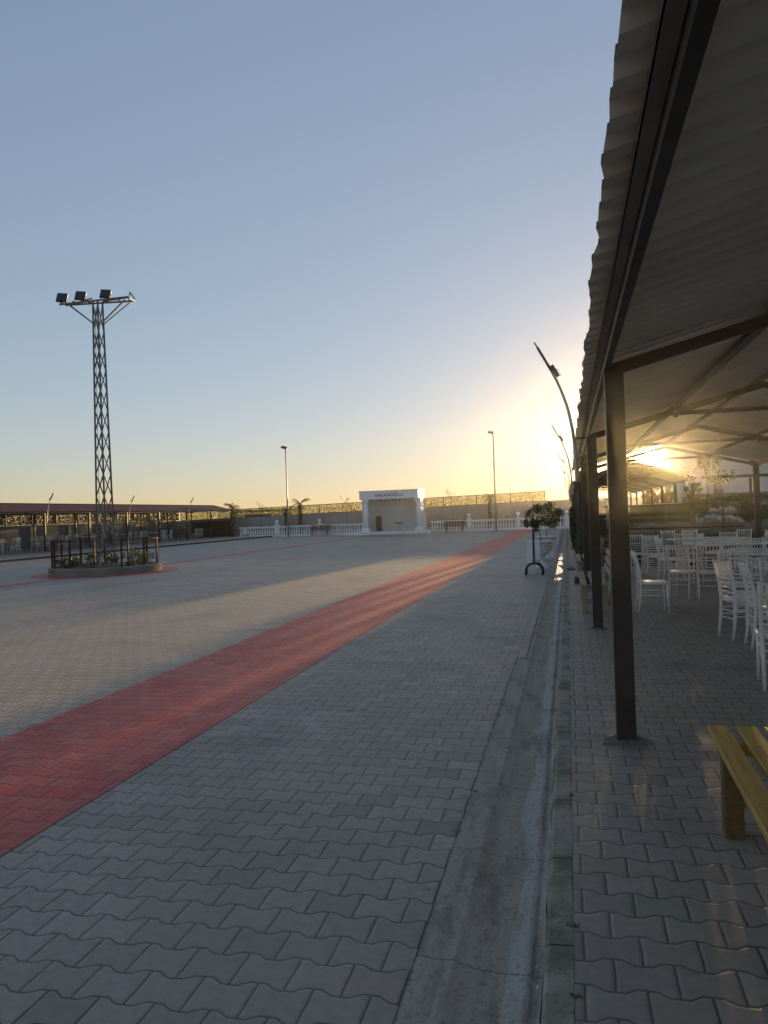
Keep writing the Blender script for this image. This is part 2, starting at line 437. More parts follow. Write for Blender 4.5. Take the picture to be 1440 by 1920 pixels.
# ------------------------------------------------------------------ canopies
def corrugated(y0, y1, xl, xr, zl, zr, pitch, amp, th=.004, edge_jit=0.0, seed=1):
    """sheet sloping from (xl,zl) to (xr,zr), ribs across the slope; material 0 underside, 1 top"""
    m = MB(); r = random.Random(seed)
    pts = []; y = y0; k = 0
    while y < y1:
        pts += [(y, 0), (y + pitch * .42, 0), (y + pitch * .55, amp), (y + pitch * .87, amp)]; y += pitch
    pts.append((y1, 0)); pts = [p for p in pts if p[0] <= y1]
    for lay, (off, mi) in enumerate(((0, 0), (th, 1))):
        vs = []; over = 0
        for i, (y, dz) in enumerate(pts):
            if i % 4 == 0: over = random.Random(seed * 1000 + i).uniform(-edge_jit, edge_jit) + (edge_jit * .8 if (i // 4) % 6 == 0 else 0)
            s = -1 if xl < xr else 1
            vs.append((xl + s * over, y, zl + dz + off)); vs.append(((xl + xr) / 2, y, (zl + zr) / 2 + dz + off)); vs.append((xr, y, zr + dz + off))
        fs = []
        for i in range(len(pts) - 1):
            a = i * 3; fs += [(a, a + 1, a + 4, a + 3), (a + 1, a + 2, a + 5, a + 4)]
        m.add(vs, fs, mi)
    return m

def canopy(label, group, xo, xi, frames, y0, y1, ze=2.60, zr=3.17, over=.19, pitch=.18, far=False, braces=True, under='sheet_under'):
    """xo: post line on the plaza side, xi: other post line"""
    xm = (xo + xi) / 2; s = 1 if xi > xo else -1
    root = thing('canopy', label, 'canopy', (xm, (y0 + y1) / 2, 0), group=group)
    P = lambda nm, mb, mat, **k: mb.build(nm, mat, root, world=True, **k)
    slope = (zr - ze) / abs(xm - xo)
    for yy in frames:
        for x in (xo, xi):
            b = MB(); b.box((x, yy, ze / 2 - .02), (.125, .115, ze - .06)); o = P('post', b, M['post'])
            if not far: bevel(o, .006)
        for x in (xo, xi):
            b = MB(); b.bar((x, yy, ze - .07), (xm, yy, zr - .11), .05, .075); P('rafter', b, M['frame'])
        q = .50
        xa, xb = xo + (xm - xo) * q, xi + (xm - xi) * q
        zc = ze + (zr - ze) * q - .11
        if braces:
            b = MB(); b.bar((xa - s * .16, yy + .052, zc), (xb + s * .16, yy + .052, zc), .045, .05); P('collar_tie', b, M['frame'])
            for x in (xa, xb):
                b = MB(); b.bar((x, yy - .03, zc - .06), (x, yy - .03, zc + .08), .05, .06); P('stub', b, M['frame'])
    for x in (xo, xi):
        sx = -1 if (x == xo) == (s > 0) else 1
        b = MB(); b.bar((x + sx * .048, y0 + .05, ze - .045), (x + sx * .048, y1 - .05, ze - .045), .040, .085); P('eave_beam', b, M['frame'])
        b = MB(); b.box((x + sx * .094, (y0 + y1) / 2, ze - .030), (.044, y1 - y0 - .1, .010)); b.box((x + sx * .1145, (y0 + y1) / 2, ze - .02), (.003, y1 - y0 - .1, .03)); P('flashing', b, M['frame_light'])
    for q in (.5,):
        for x in (xo + (xm - xo) * q, xi + (xm - xi) * q):
            z = ze + (zr - ze) * q - .015
            b = MB(); b.bar((x, y0 + .06, z - .02), (x, y1 - .06, z - .02), .07, .045); P('purlin', b, M['frame'])
    b = MB(); b.bar((xm, y0 + .05, zr - .03), (xm, y1 - .05, zr - .03), .06, .05); P('ridge_beam', b, M['frame'])
    for x, sg in ((xo, -s), (xi, s)):
        b = corrugated(y0, y1, x + sg * over, xm, ze + .012 - slope * (over) + .02, zr + .012, pitch, .035, edge_jit=.012 if not far else 0, seed=int(abs(x) * 10) + 3)
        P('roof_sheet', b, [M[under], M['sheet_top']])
    b = MB()
    for sg in (-1, 1): b.bar((xm + sg * .09, y0 - .02, zr + .045), (xm + sg * .09, y1 + .02, zr + .045), .2, .006)
    P('ridge_cap', b, M['sheet_top'])
    return root
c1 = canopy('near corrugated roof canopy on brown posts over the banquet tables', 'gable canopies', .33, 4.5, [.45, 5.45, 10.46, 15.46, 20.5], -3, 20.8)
c2 = canopy('second brown canopy beyond the small garden with the sun setting over its roof', 'gable canopies', .33, 4.5, [30.4, 35.2, 40, 44.8, 49.6, 54.4, 59.2], 30.1, 59.7, far=True, pitch=.3, ze=2.60, zr=3.28, under='sheet_shaded')
LP = [23.2, 27.85, 32.5, 37.15, 41.8, 46.4, 51.0, 55.6, 60.2, 64.8, 69.4]
c3 = canopy('long red roofed canopy along the left side of the plaza', 'gable canopies', -31.6, -35.9, LP, 18, 69.8, ze=2.55, zr=3.12, far=True, pitch=.3, under='sheet_shaded')
# footings of the two nearest posts
for yy, lab in ((5.45, 'rough concrete collar round the foot of the nearest brown post'), (10.46, 'small concrete collar round the foot of the second brown post')):
    m = MB(); r = random.Random(int(yy)); n = 22; vs = [(0.33, yy, .05)]
    for ring, (rr, z) in enumerate(((.10, .045), (.17, .030), (.225, .012))):
        for k in range(n):
            a = 2 * math.pi * k / n; q = rr * (1 + r.uniform(-.12, .12) + .12 * math.sin(2 * a + 1)) * (.72 if yy < 6 else .55)
            vs.append((.33 + q * math.cos(a), yy + q * math.sin(a), z + r.uniform(-.006, .006)))
    fs = [(0, 1 + k, 1 + (k + 1) % n) for k in range(n)]
    for ring in range(2): fs += [(1 + ring * n + k, 1 + (ring + 1) * n + k, 1 + (ring + 1) * n + (k + 1) % n, 1 + ring * n + (k + 1) % n) for k in range(n)]
    m.add(vs, fs); tag(m.build('post_footing', M['footing'], smooth=True), lab, 'post footing', 'post footings')

# ------------------------------------------------------------------ curved lamps clamped to the canopy posts
def curved_lamp(label, group):
    root = thing('curved_lamp', label, 'street lamp', group=group)
    cp = [(.13, 0, 1.95), (.12, 0, 2.30), (.095, 0, 2.62), (.045, 0, 2.90), (-.02, 0, 3.12), (-.11, 0, 3.35), (-.19, 0, 3.50)]
    # smooth with Catmull-Rom
    pts = []
    for i in range(len(cp) - 1):
        p0, p1, p2, p3 = [Vector(cp[max(0, min(len(cp) - 1, j))]) for j in (i - 1, i, i + 1, i + 2)]
        for t in (0, .33, .66):
            pts.append(.5 * ((2 * p1) + (p2 - p0) * t + (2 * p0 - 5 * p1 + 4 * p2 - p3) * t * t + (3 * p1 - p0 - 3 * p2 + p3) * t ** 3))
    pts.append(Vector(cp[-1]))
    m = MB(); m.tube(pts, [.026 - .012 * i / len(pts) for i in range(len(pts))], 8); m.build('arm', M['galv'], root, smooth=True)
    d = Vector((-.19 + .11, 0, .15)).normalized()
    m = MB(); a = Vector((-.15, 0, 3.43)); m.bar(a, a + d * .36, .030, .10, up=(0, 1, 0)); m.bar(a + d * .30, a + d * .44, .016, .06, up=(0, 1, 0)); h = m.build('lamp_head', M['black'], root)
    m = MB(); a = Vector((-.10, 0, 3.33)); b_ = a + d * .17; o = Vector((.035, 0, .02)); m.bar(a + o, b_ + o, .045, .06, up=(0, 1, 0))
    for k in range(4): m.bar(a + o + d * (.03 * k), a + o + d * (.03 * k) + Vector((.04, 0, .022)), .008, .008)
    m.build('driver_box', M['black'], root)
    for z, x in ((2.28, .115), (2.52, .10)): m = MB(); m.bar((x, 0, z), (.36, 0, z), .02, .02); m.build('bracket', M['frame'], root)
    return root
ord_ = ['nearest', 'second', 'third', 'fourth', 'fifth']
cl = curved_lamp('nearest curved lamp arching over the eave of the near canopy', 'curved lamps on the right canopies')
cl.location = (0, 10.46, 0)
for y, lab in ((20.5, 'second curved lamp, at the far end of the near canopy'), (30.4, 'third curved lamp from the camera, at the near end of the second canopy'),
               (40, 'fourth curved lamp from the camera on the second canopy'), (49.6, 'fifth curved lamp from the camera on the second canopy'), (59.2, 'farthest curved lamp, at the far end of the second canopy')):
    dup(cl, lab, (0, y, 0))
for y, lab in ((41.8, 'small curved lamp over the red roof left of the lattice mast'), (51.0, 'small curved lamp over the red roof just right of the lattice mast'),
               (60.2, 'small curved lamp over the red roof near the far end of the left canopy'), (32.5, 'curved lamp over the red roof at the left edge')):
    if y > 33: dup(cl, lab, (-31.27, y, -.12), math.pi, 'curved lamps on the left canopy')

# ------------------------------------------------------------------ chiavari chairs
def make_chair():
    root = thing('banquet_chair', 'x', 'chair')
    rail = lambda m, a, b, r: m.tube([a, b], r, 6)
    for sx in (-1, 1):
        m = MB(); m.tube([(sx * .185, .195, 0), (sx * .178, .185, .25), (sx * .175, .175, .44)], [.013, .016, .018], 8); m.build('leg', M['chair'], root, smooth=True)
        m = MB(); m.tube([(sx * .165, -.235, 0), (sx * .165, -.20, .22), (sx * .168, -.185, .44), (sx * .172, -.20, .62), (sx * .176, -.235, .80), (sx * .178, -.26, .92)], [.013, .017, .019, .018, .016, .015], 8)
        m.build('leg', M['chair'], root, smooth=True)
    m = MB()
    prof = []
    n = 20; vs = []
    for z, q in ((.430, .96), (.445, 1.0), (.462, 1.0), (.470, .95)):
        for k in range(n):
            a = 2 * math.pi * (k + .5) / n; e = .55
            cx_ = math.copysign(abs(math.cos(a)) ** e, math.cos(a)); sy_ = math.copysign(abs(math.sin(a)) ** e, math.sin(a))
            vs.append((cx_ * .205 * q * (1.0 + .05 * sy_), sy_ * .205 * q, z))
    m.add(vs, [(i * n + k, i * n + (k + 1) % n, (i + 1) * n + (k + 1) % n, (i + 1) * n + k) for i in range(3) for k in range(n)] + [tuple(range(n))[::-1], tuple(range(3 * n, 4 * n))])
    m.build('seat', M['chair'], root)
    yb = lambda z: -.185 - max(0, z - .44) ** 1.5 * .22
    for z in (.895, .70, .655, .60, .545, .49): m = MB(); rail(m, (-.172, yb(z), z), (.172, yb(z), z), .012 if z > .69 else .009); m.build('back_rail', M['chair'], root, smooth=True)
    for i in range(6):
        x = -.125 + .05 * i
        m = MB(); rail(m, (x, yb(.70), .70), (x, yb(.895), .895), .0085); m.build('spindle', M['chair'], root, smooth=True)
    m = MB()
    for z in (.27, .35):
        for sx in (-1, 1): rail(m, (sx * .168, -.195, z), (sx * .178, .182, z), .009)
    rail(m, (-.178, .184, .33), (.178, .184, .33), .009); rail(m, (-.168, -.195, .33), (.168, -.195, .33), .009); rail(m, (-.168, -.197, .24), (.168, -.197, .24), .009)
    m.build('stretcher', M['chair'], root, smooth=True)
    return root
M['chair'] = simple('white_chair_resin', (.82, .80, .79), (.74, .73, .71), .25, scale=6)
chair0 = make_chair(); first = [True]
def chair(x, y, fx, fy, label, group, z=.016):
    rz = math.atan2(-fx, fy)
    if first[0]:
        first[0] = False; chair0.location = (x, y, z); chair0.rotation_euler = (0, 0, rz); chair0['label'] = label; chair0['group'] = group; return chair0
    return dup(chair0, label, (x, y, z), rz, group)
G1 = 'white spindle back chairs under the near canopy'
NEAR = [
 (1.18, 12.10, 1, .05, 'lone white chair standing sideways by the nearest post, sun glinting on its seat'),
 (1.56, 19.35, .3, .95, 'white chair seen from behind, leftmost in the far row just right of the nearest post'),
 (1.90, 18.9, .35, .94, 'white chair in the far row, second from the nearest post'),
 (1.93, 18.1, .7, .7, 'white chair turned sideways in front of the far row, third from the nearest post'),
 (2.05, 17.1, .95, .25, 'white chair at the left end of the long middle table'),
 (1.86, 13.95, .45, .9, 'white chair seen from behind, left one of the pair in the middle of the group'),
 (2.24, 13.75, .15, .99, 'white chair seen from behind, right one of the pair in the middle of the group'),
 (2.24, 11.75, .2, .98, 'white chair with its back to us between the two round tables at right'),
 (1.97, 9.82, .93, .30, 'white chair in profile facing the nearest round table, left of its neighbour in profile'),
 (2.12, 9.22, .99, .0, 'white chair in profile at the right edge, overlapping the profile chair behind it'),
 (1.75, 7.25, .15, .99, 'nearest white chair, cut off by the right edge of the view'),
 (2.22, 10.45, .55, .83, 'white chair back seen just above the chairs in profile at the right edge'),
 (2.95, 15.45, -.2, -1, 'white chair behind the third table, only its back showing, left of its neighbour'),
 (3.40, 15.6, .1, -1, 'white chair behind the third table, only its back showing, nearer the right edge'),
 (2.70, 19.1, .2, -1, 'white chair between the two farthest tables, left of three'),
 (3.20, 19.15, 1, .2, 'white chair between the two farthest tables, middle of three, turned side on'),
 (3.60, 19.1, 0, -1, 'white chair between the two farthest tables, right of three'),
 (2.59, 21.28, .25, -1, 'white chair facing us behind the farthest table, leftmost of its row'),
 (3.09, 21.30, .05, -1, 'white chair facing us behind the farthest table, second of its row'),
 (4.18, 21.0, -.6, -.8, 'white chair behind the right end of the farthest table'),
 (4.30, 19.9, -1, .1, 'white chair turned side on beside the far right canopy post'),
 (4.45, 18.9, -.9, -.3, 'white chair at the right edge below the far right canopy post'),
 (2.35, 16.6, .5, .8, 'white chair tucked against the left rim of the second table from the back'),
]
for x, y, fx, fy, lab in NEAR: chair(x, y, fx, fy, lab, G1)

def make_table(r):
    root = thing('round_table', 'x', 'table')
    m = MB(); m.lathe([(r - .012, .722), (r, .727), (r, .747), (r - .006, .752)], 64); m.build('tabletop', M['table'], root)
    m = MB(); m.lathe([(r * .62, .690), (r * .62, .722)], 32); m.build('table_frame', M['galv'], root)
    for k in range(4):
        a = math.pi / 4 + k * math.pi / 2
        m = MB(); m.tube([(r * .55 * math.cos(a), r * .55 * math.sin(a), .70), (r * .66 * math.cos(a), r * .66 * math.sin(a), 0)], .014, 8); m.build('leg', M['galv'], root, smooth=True)
    return root
M['table'] = simple('white_table_plastic', (.90, .87, .82), (.84, .81, .76), .16, scale=4)
t0 = make_table(.9)
TG = 'round banquet tables'
t0['label'] = 'white round table nearest to us at the right edge'; t0['group'] = TG; t0.location = (3.24, 11.0, .016)
for x, y, lab in ((3.23, 14.4, 'white round table third from the back, behind the chair backs at right'), (3.3, 17.85, 'sunlit white round table second from the back with long shadow lines on it'),
                  (3.25, 20.2, 'farthest white round table in front of the garden rail')):
    dup(t0, lab, (x, y, .016), .3)

# ------------------------------------------------------------------ wooden benches of the right pavement
def plank_bench(label, loc, rz, L, mat, seat_w=.095, xs=(0, .155, .31), back=True, group='wooden benches along the canopy posts', leg_mat=None):
    """planks run along local +Y, backrest on the +X side"""
    root = thing('wooden_bench', label, 'bench', loc, rz, group)
    for i, x in enumerate(xs):
        m = MB(); m.box((x + seat_w / 2, L / 2, .433), (seat_w, L, .034)); bevel(m.build('seat_plank', mat, root), .004)
    for y in (.28, L - .28):
        m = MB(); m.box((xs[0] + .065, y, .195), (.085, .10, .39)); bevel(m.build('leg', leg_mat or mat, root), .004)
        m = MB(); m.box((xs[-1] + seat_w - .03, y, .195), (.06, .10, .39)); bevel(m.build('leg', mat, root), .004)
        m = MB(); m.box((xs[0] + (xs[-1] + seat_w) / 2 , y + .075, .39), (xs[-1] + seat_w - .02, .045, .05)); m.box((xs[0] + (xs[-1] + seat_w) / 2, y, .17), (xs[-1] + seat_w - .24, .045, .07)); m.build('cross_rail', mat, root)
        if back:
            m = MB(); m.bar((xs[-1] + seat_w + .035, y, .10), (xs[-1] + seat_w + .16, y, .92), .07, .045, up=(0, 1, 0)); m.build('back_post', mat, root)
    if back:
        for i, z in enumerate((.56, .69, .82)):
            x = xs[-1] + seat_w + .035 + (z - .10) * .152 - .045
            m = MB(); m.bar((x, 0, z), (x, L, z), .026, .088, up=(.15, 0, 1)); bevel(m.build('back_plank', mat, root), .004)
    return root
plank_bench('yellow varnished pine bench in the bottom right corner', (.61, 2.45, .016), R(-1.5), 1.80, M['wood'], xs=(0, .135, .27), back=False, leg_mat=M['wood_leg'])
plank_bench('pale wooden bench between the two nearest posts, far beyond the yellow one', (.14, 11.86, .016), 0, 2.5, M['wood_pale'])
plank_bench('pale wooden bench beyond the third post, half hidden by the posts', (.15, 17.3, .016), 0, 2.6, M['wood_pale'])
m = MB(); m.box((.02, 20.9, .045), (.20, .9, .06)); bevel(tag(m.build('concrete_slab', M['block']), 'pale concrete slab lying on the kerb beside the puddles', 'concrete slab'), .008)
m = MB(); m.box((.17, 17.0, .08), (.17, .5, .13)); bevel(tag(m.build('wooden_block', M['wood_dark']), 'brown wooden block lying at the foot of the far wooden bench', 'wooden block'), .006)

# litter in the drain
def litter(name, label, cat, pts, z, th, mat, c):
    m = MB(); n = len(pts); vs = [(c[0] + a, c[1] + b, z) for a, b in pts] + [(c[0] + a, c[1] + b, z + th) for a, b in pts]
    fs = [tuple(range(n))[::-1], tuple(range(n, 2 * n))] + [(k, (k + 1) % n, n + (k + 1) % n, n + k) for k in range(n)]
    m.add(vs, fs); return tag(m.build(name, mat), label, cat, 'litter in the drain')
litter('dry_leaf', 'pale dry leaf lying in the drain slot', 'leaf', [(0, -.03), (.018, -.01), (.022, .012), (.008, .02), (0, .014), (-.01, .022), (-.022, .008), (-.016, -.012)], -.049, .003, M['rock'], (-.156, 4.36))
litter('dry_leaf', 'smaller pale scrap of leaf nearer to us in the drain slot', 'leaf', [(0, -.02), (.015, 0), (.004, .016), (-.014, .008)], -.049, .004, M['rock'], (-.160, 3.98))
for k, (x, y, a, lab) in enumerate(((-.163, 3.17, .2, 'cigarette end in the drain slot, farthest of three'), (-.166, 2.83, .5, 'cigarette end in the drain slot, middle of three'), (-.160, 2.71, .05, 'cigarette end in the drain slot, nearest of three'))):
    m = MB(); m.tube([(x - .011 * math.sin(a), y - .011 * math.cos(a), -.046), (x + .011 * math.sin(a), y + .011 * math.cos(a), -.046)], .0038, 8)
    tag(m.build('cigarette_end', M['white']), lab, 'cigarette end', 'cigarette ends in the drain')

def weeds(label, spots, seed, n=26):
    r = random.Random(seed); m = MB()
    for (x, y, z, sp) in spots:
        for i in range(n):
            a = r.uniform(0, 6.28); q = r.random() * sp; b = Vector((x + q * math.cos(a), y + q * math.sin(a) * .4, z))
            d = Vector((r.gauss(0, 1), r.gauss(0, 1), r.uniform(.4, 1.4))).normalized() * r.uniform(.008, .024); w = Vector((-d.y, d.x, 0)).normalized() * .0025
            m.add([b - w, b + w, b + d], [(0, 1, 2)])
    o = m.build('weeds', M['leaf_dark']); return tag(o, label, 'weeds', kind='stuff')
weeds('small dark weeds growing from the paving joints', [(-1.69, 6.18, .001, .10), (-1.78, 6.12, .001, .08)] + [(random.Random(k).uniform(-.64, -.59), 2.4 + random.Random(k + 90).uniform(0, 10), -.005, .05) for k in range(12)] + [(-.035, 2.2 + random.Random(k + 50).uniform(0, 9), .015, .03) for k in range(8)], 9)

# ------------------------------------------------------------------ litter bins
def make_bin():
    root = thing('litter_bin', 'x', 'litter bin')
    def loop(y0, y1, z0, z1, r=.017):
        pts = [(0, y0, z0)]; n = 12; c = (y0 + y1) / 2; rr = (y1 - y0) / 2
        for k in range(n + 1):
            a = math.pi - math.pi * k / n; pts.append((0, c + rr * math.cos(a), z1 - rr + rr * math.sin(a)))
        pts.append((0, y1, z0)); return pts
    m = MB(); m.tube(loop(-.19, .19, .28, 1.14), .021, 10); m.build('frame', M['navy'], root, smooth=True)
    for y in (-.19, .19):
        pts = [(-.205, y, 0)]
        for k in range(13):
            a = math.pi - math.pi * k / 12; pts.append((.205 * math.cos(a), y, .09 + .20 * math.sin(a)))
        pts.append((.205, y, 0))
        m = MB(); m.tube(pts, .026, 10); m.build('foot', M['navy'], root, smooth=True)
    m = MB()
    n = 28; 
    prof = [(.150, .30), (.152, .31), (.152, .83), (.158, .835), (.158, .85), (.145, .85), (.143, .40)]
    m.lathe(prof, 28, (-.012, 0, 0)); m.build('bucket', M['white'], root, smooth=False)
    m = MB(); m.box((-.012, -.165, .60), (.30, .012, .48)); m.box((-.012, .165, .60), (.30, .012, .48)); m.build('side_panel', M['white'], root)
    return root
bn = make_bin(); bn['label'] = 'white litter bin in a dark hoop frame standing by the planter urns'; bn['group'] = 'litter bins'; bn.location = (-.86, 19.55, 0)
dup(bn, 'small white litter bin in a hoop frame at the left end of the far balustrade', (-28.2, 64.6, 0), R(70))
dup(bn, 'dark hooped bin frame behind the potted bushes at the right end of the far balustrade', (-1.25, 64.5, 0), R(60))

# ------------------------------------------------------------------ urn planters and their bushes
def make_urn():
    root = thing('planter_urn', 'x', 'planter')
    m = MB(); m.box((0, 0, .03), (.36, .36, .06)); m.lathe([(.16, .06), (.15, .10), (.10, .15), (.075, .22), (.075, .27), (.10, .30), (.085, .33)], 32); bevel(m.build('pedestal', M['urn'], root), .003)
    m = MB(); m.lathe([(.085, .33), (.15, .37), (.20, .45), (.215, .55), (.225, .62), (.25, .68)], 64, flute=18, fl=.07); m.build('bowl', M['urn'], root, smooth=True)
    m = MB(); m.lathe([(.25, .675), (.30, .70), (.325, .725), (.325, .745), (.30, .755), (.27, .75), (.26, .71)], 48); m.build('rim', M['urn'], root, smooth=True)
    for s in (-1, 1):
        m = MB(); m.tube([(s * .21, 0, .48), (s * .29, 0, .52), (s * .31, 0, .60), (s * .26, 0, .66)], .02, 8); m.build('handle', M['urn'], root, smooth=True)
    m = MB(); m.lathe([(.262, .70), (.1, .72)], 24); m.build('soil', M['soil'], root)
    return root
M['urn'] = simple('white_cast_stone', (.76, .75, .73), (.62, .61, .59), .7, scale=5, bump=.3, bscale=30)
ur = make_urn(); ur['label'] = 'white fluted urn planter just behind the litter bin'; ur['group'] = 'white urn planters'; ur.location = (-.74, 21.5, 0)
dup(ur, 'white fluted urn planter standing farther back beside the drain', (-.70, 25.2, 0), .4)
def bush(name, label, cat, loc, trunk, crown, n, size, mat, seed, group=None, rad=.012, lumps=9):
    """trunk: polyline; crown: (cx,cy,cz,rx,ry,rz)"""
    r = random.Random(seed); root = thing(name, label, cat, loc, 0, group)
    m = MB(); N = len(trunk); m.tube(trunk, [rad * (1 - .4 * i / N) for i in range(N)], 7)
    cx, cy, cz, rx, ry, rz = crown; top = Vector(trunk[-1])
    L = []
    for k in range(lumps):
        a = r.uniform(0, 6.28); u = r.uniform(-1, 1); q = r.uniform(.35, .85) ** .7
        p = Vector((cx + rx * q * math.sqrt(1 - u * u) * math.cos(a), cy + ry * q * math.sqrt(1 - u * u) * math.sin(a), cz + rz * q * u))
        L.append((p, r.uniform(.28, .5))); mid = (top + p) / 2 + Vector((0, 0, -.02))
        m.tube([top, mid, p], [rad * .5, rad * .35, rad * .15], 5)
    m.build('trunk', M['trunk'], root, smooth=True)
    m = MB()
    for i in range(n):
        p, q = r.choice(L); d = Vector((r.gauss(0, 1), r.gauss(0, 1), r.gauss(0, 1))).normalized() * (r.random() ** .45) * q
        m.leaf((p.x + d.x * rx, p.y + d.y * ry, p.z + d.z * rz), size * r.uniform(.6, 1.3), r, .4)
    m.build('crown', mat, root)
    return root
bush('potted_bush', 'leafy citrus bush growing from the urn behind the litter bin', 'potted tree', (-.74, 21.5, .7), [(0, 0, 0), (-.03, 0, .25), (-.07, 0, .5)], (-.20, 0, .72, .34, .34, .42), 1500, .055, M['leaf'], 4, 'potted citrus bushes')
bush('potted_bush', 'rounder citrus bush growing from the farther urn', 'potted tree', (-.70, 25.2, .7), [(0, 0, 0), (.01, 0, .2), (.0, 0, .4)], (.10, 0, .70, .44, .40, .44), 2200, .055, M['leaf'], 5, 'potted citrus bushes', lumps=14)

# ------------------------------------------------------------------ lattice mast in its round planter
mast = thing('lattice_mast', 'tall steel lattice mast with floodlights on its crossarm, rising from the round planter', 'floodlight mast', (IC[0], IC[1], .15))
Hm = 9.0; wb, wt = .21, .112
def mc(k, z):
    q = z / Hm; w = (wb + (wt - wb) * q); a = R(-56.8) + k * math.pi / 2
    return Vector((w * 1.35 * math.cos(a), w * 1.35 * math.sin(a), z))
for k in range(4):
    m = MB(); m.bar(mc(k, 0), mc(k, Hm), .06, .06, up=(mc(k, 0).x, mc(k, 0).y, 0)); m.build('leg', M['mast'] if 'mast' in M else M['frame'], mast)
M['mast'] = simple('weathered_galvanised_steel', (.10, .10, .105), (.15, .14, .13), .5, .3, scale=5)
for o in [x for x in bpy.data.objects if x.parent == mast]: o.data.materials[0] = M['mast']
z = .12; i = 0
lev = [0.1]
while lev[-1] < Hm - .6: lev.append(lev[-1] + (.80 - .014 * len(lev)))
lev[-1] = Hm - .1
for i in range(len(lev) - 1):
    for k in range(4):
        k2 = (k + 1) % 4; m = MB()
        a, b = lev[i], lev[i + 1]
        fn = (mc(k, a) + mc(k2, a)) * .5; fn.z = 0; fn.normalize(); e = fn * .006
        m.bar(mc(k, a) + e, mc(k2, b) + e, .038, .005, up=fn); m.bar(mc(k2, a) - e, mc(k, b) - e, .038, .005, up=fn)
        m.build('brace', M['mast'], mast)
m = MB(); m.tube([(-.12, -.12, .1), (-.10, -.13, 2.5), (-.09, -.1, 5.5), (-.06, -.06, 8.8)], .008, 6); m.build('cable', M['black'], mast)
# crossarm: a long narrow frame
ax = Vector((math.cos(R(10)), math.sin(R(10)), 0)); ay = Vector((-ax.y, ax.x, 0))
def arm(p0, p1, w=.05, h=.05):
    m = MB(); m.bar(p0, p1, w, h); m.build('crossarm', M['mast'], mast)
up = Vector((0, 0, 1)); Z = Hm
for s in (-.22, .22): arm(-ax * 1.22 + ay * s + up * (Z + (-.10 if s < 0 else .0)), ax * 1.18 + ay * s + up * (Z + (.04 if s < 0 else .02)))
for q in (-1.2, -.75, -.3, .3, .75, 1.17): arm(ax * q - ay * .24 + up * (Z - .02), ax * q + ay * .24 + up * (Z + .01), .04, .04)
arm(-ax * 1.2 + ay * .22 + up * (Z - .02), -ax * .1 - ay * .22 + up * (Z + .05), .035, .035)
arm(ax * 1.16 - ay * .22 + up * (Z + .02), ax * .1 + ay * .22 + up * (Z + .06), .035, .035)
for s in (-1, 1):
    for t in (-.2, .2):
        m = MB(); m.bar(ax * s * .12 + ay * t * .4 + up * (Z - .78), ax * s * 1.02 + ay * t + up * (Z - .04), .045, .03); m.build('stay', M['mast'], mast)
m = MB(); m.bar(ax * 1.0 + ay * .2 + up * (Z + .02), ax * 1.12 + up * (Z + .26), .03, .03); m.bar(ax * 1.12 + up * (Z + .26), ax * 1.34 - ay * .15 + up * (Z - .02), .03, .03); m.build('crossarm', M['mast'], mast)
def flood(q, t, tilt, face=1, hz=.14):
    c = ax * q + ay * t + up * (Z + hz + .10)
    rot = Matrix.Rotation(R(10) + R(8), 4, 'Z') @ Matrix.Rotation(tilt, 4, 'X') @ Matrix.Rotation(R(6), 4, 'Y')
    mt = Matrix.Translation(c) @ rot
    m = MB(); m.box(None, (.34, .40, .045), M4=mt)
    for k in range(7): m.box(None, (.32, .012, .03), M4=mt @ Matrix.Translation((0, -.17 + k * .055, -.035)))
    o = m.build('floodlight', M['black'], mast)
    m = MB(); m.box(None, (.30, .35, .006), M4=mt @ Matrix.Translation((0, 0, .027))); m.build('lens', M['glass'], o)
    m = MB(); m.bar(ax * (q - .17) + ay * t + up * (Z + .0), c - ax * .17, .02, .006); m.bar(ax * (q + .17) + ay * t + up * (Z + .0), c + ax * .17, .02, .006); m.build('yoke', M['mast'], o)
flood(-1.16, -.15, R(56), hz=.05); flood(-.52, -.15, R(56), hz=.08); flood(.33, -.12, R(54), hz=.11)

planter = thing('round_planter', 'round concrete rimmed planter bed around the foot of the lattice mast', 'planter', (IC[0], IC[1], 0))
m = MB(); m.lathe([(1.80, 0), (1.82, .22), (1.79, .25), (1.66, .25), (1.64, .18)], 64); m.build('rim', M['block'], planter)
m = MB(); m.lathe([(1.65, .19), (1.2, .24), (.3, .27)], 40); m.build('soil', M['soil'], planter, smooth=True)
# low railing round the bed
rail = thing('round_railing', 'rusty red railing with thin bars around the round planter bed', 'railing', (IC[0], IC[1], .2), 0)
RR = 1.70; NP = 13
for k in range(NP):
    a = 2 * math.pi * k / NP + .25; m = MB(); m.box((RR * math.cos(a), RR * math.sin(a), .47), (.05, .05, .94), a); m.build('post', M['rust'], rail)
for z in (.90,):
    pts = [(RR * math.cos(2 * math.pi * k / 44 + .25), RR * math.sin(2 * math.pi * k / 44 + .25), z) for k in range(45)]
    m = MB(); m.tube(pts, .016, 6, caps=False); m.build('top_rail', M['rust'], rail)
m = MB()
for k in range(150):
    a = 2 * math.pi * k / 150
    if 1.9 < a < 4.3: m.tube([(RR * math.cos(a), RR * math.sin(a), .05), (RR * math.cos(a), RR * math.sin(a), .88)], .004, 4)
tag(m.build('thin_bar', M['rust'], rail), kind='stuff')
rng = random.Random(21)
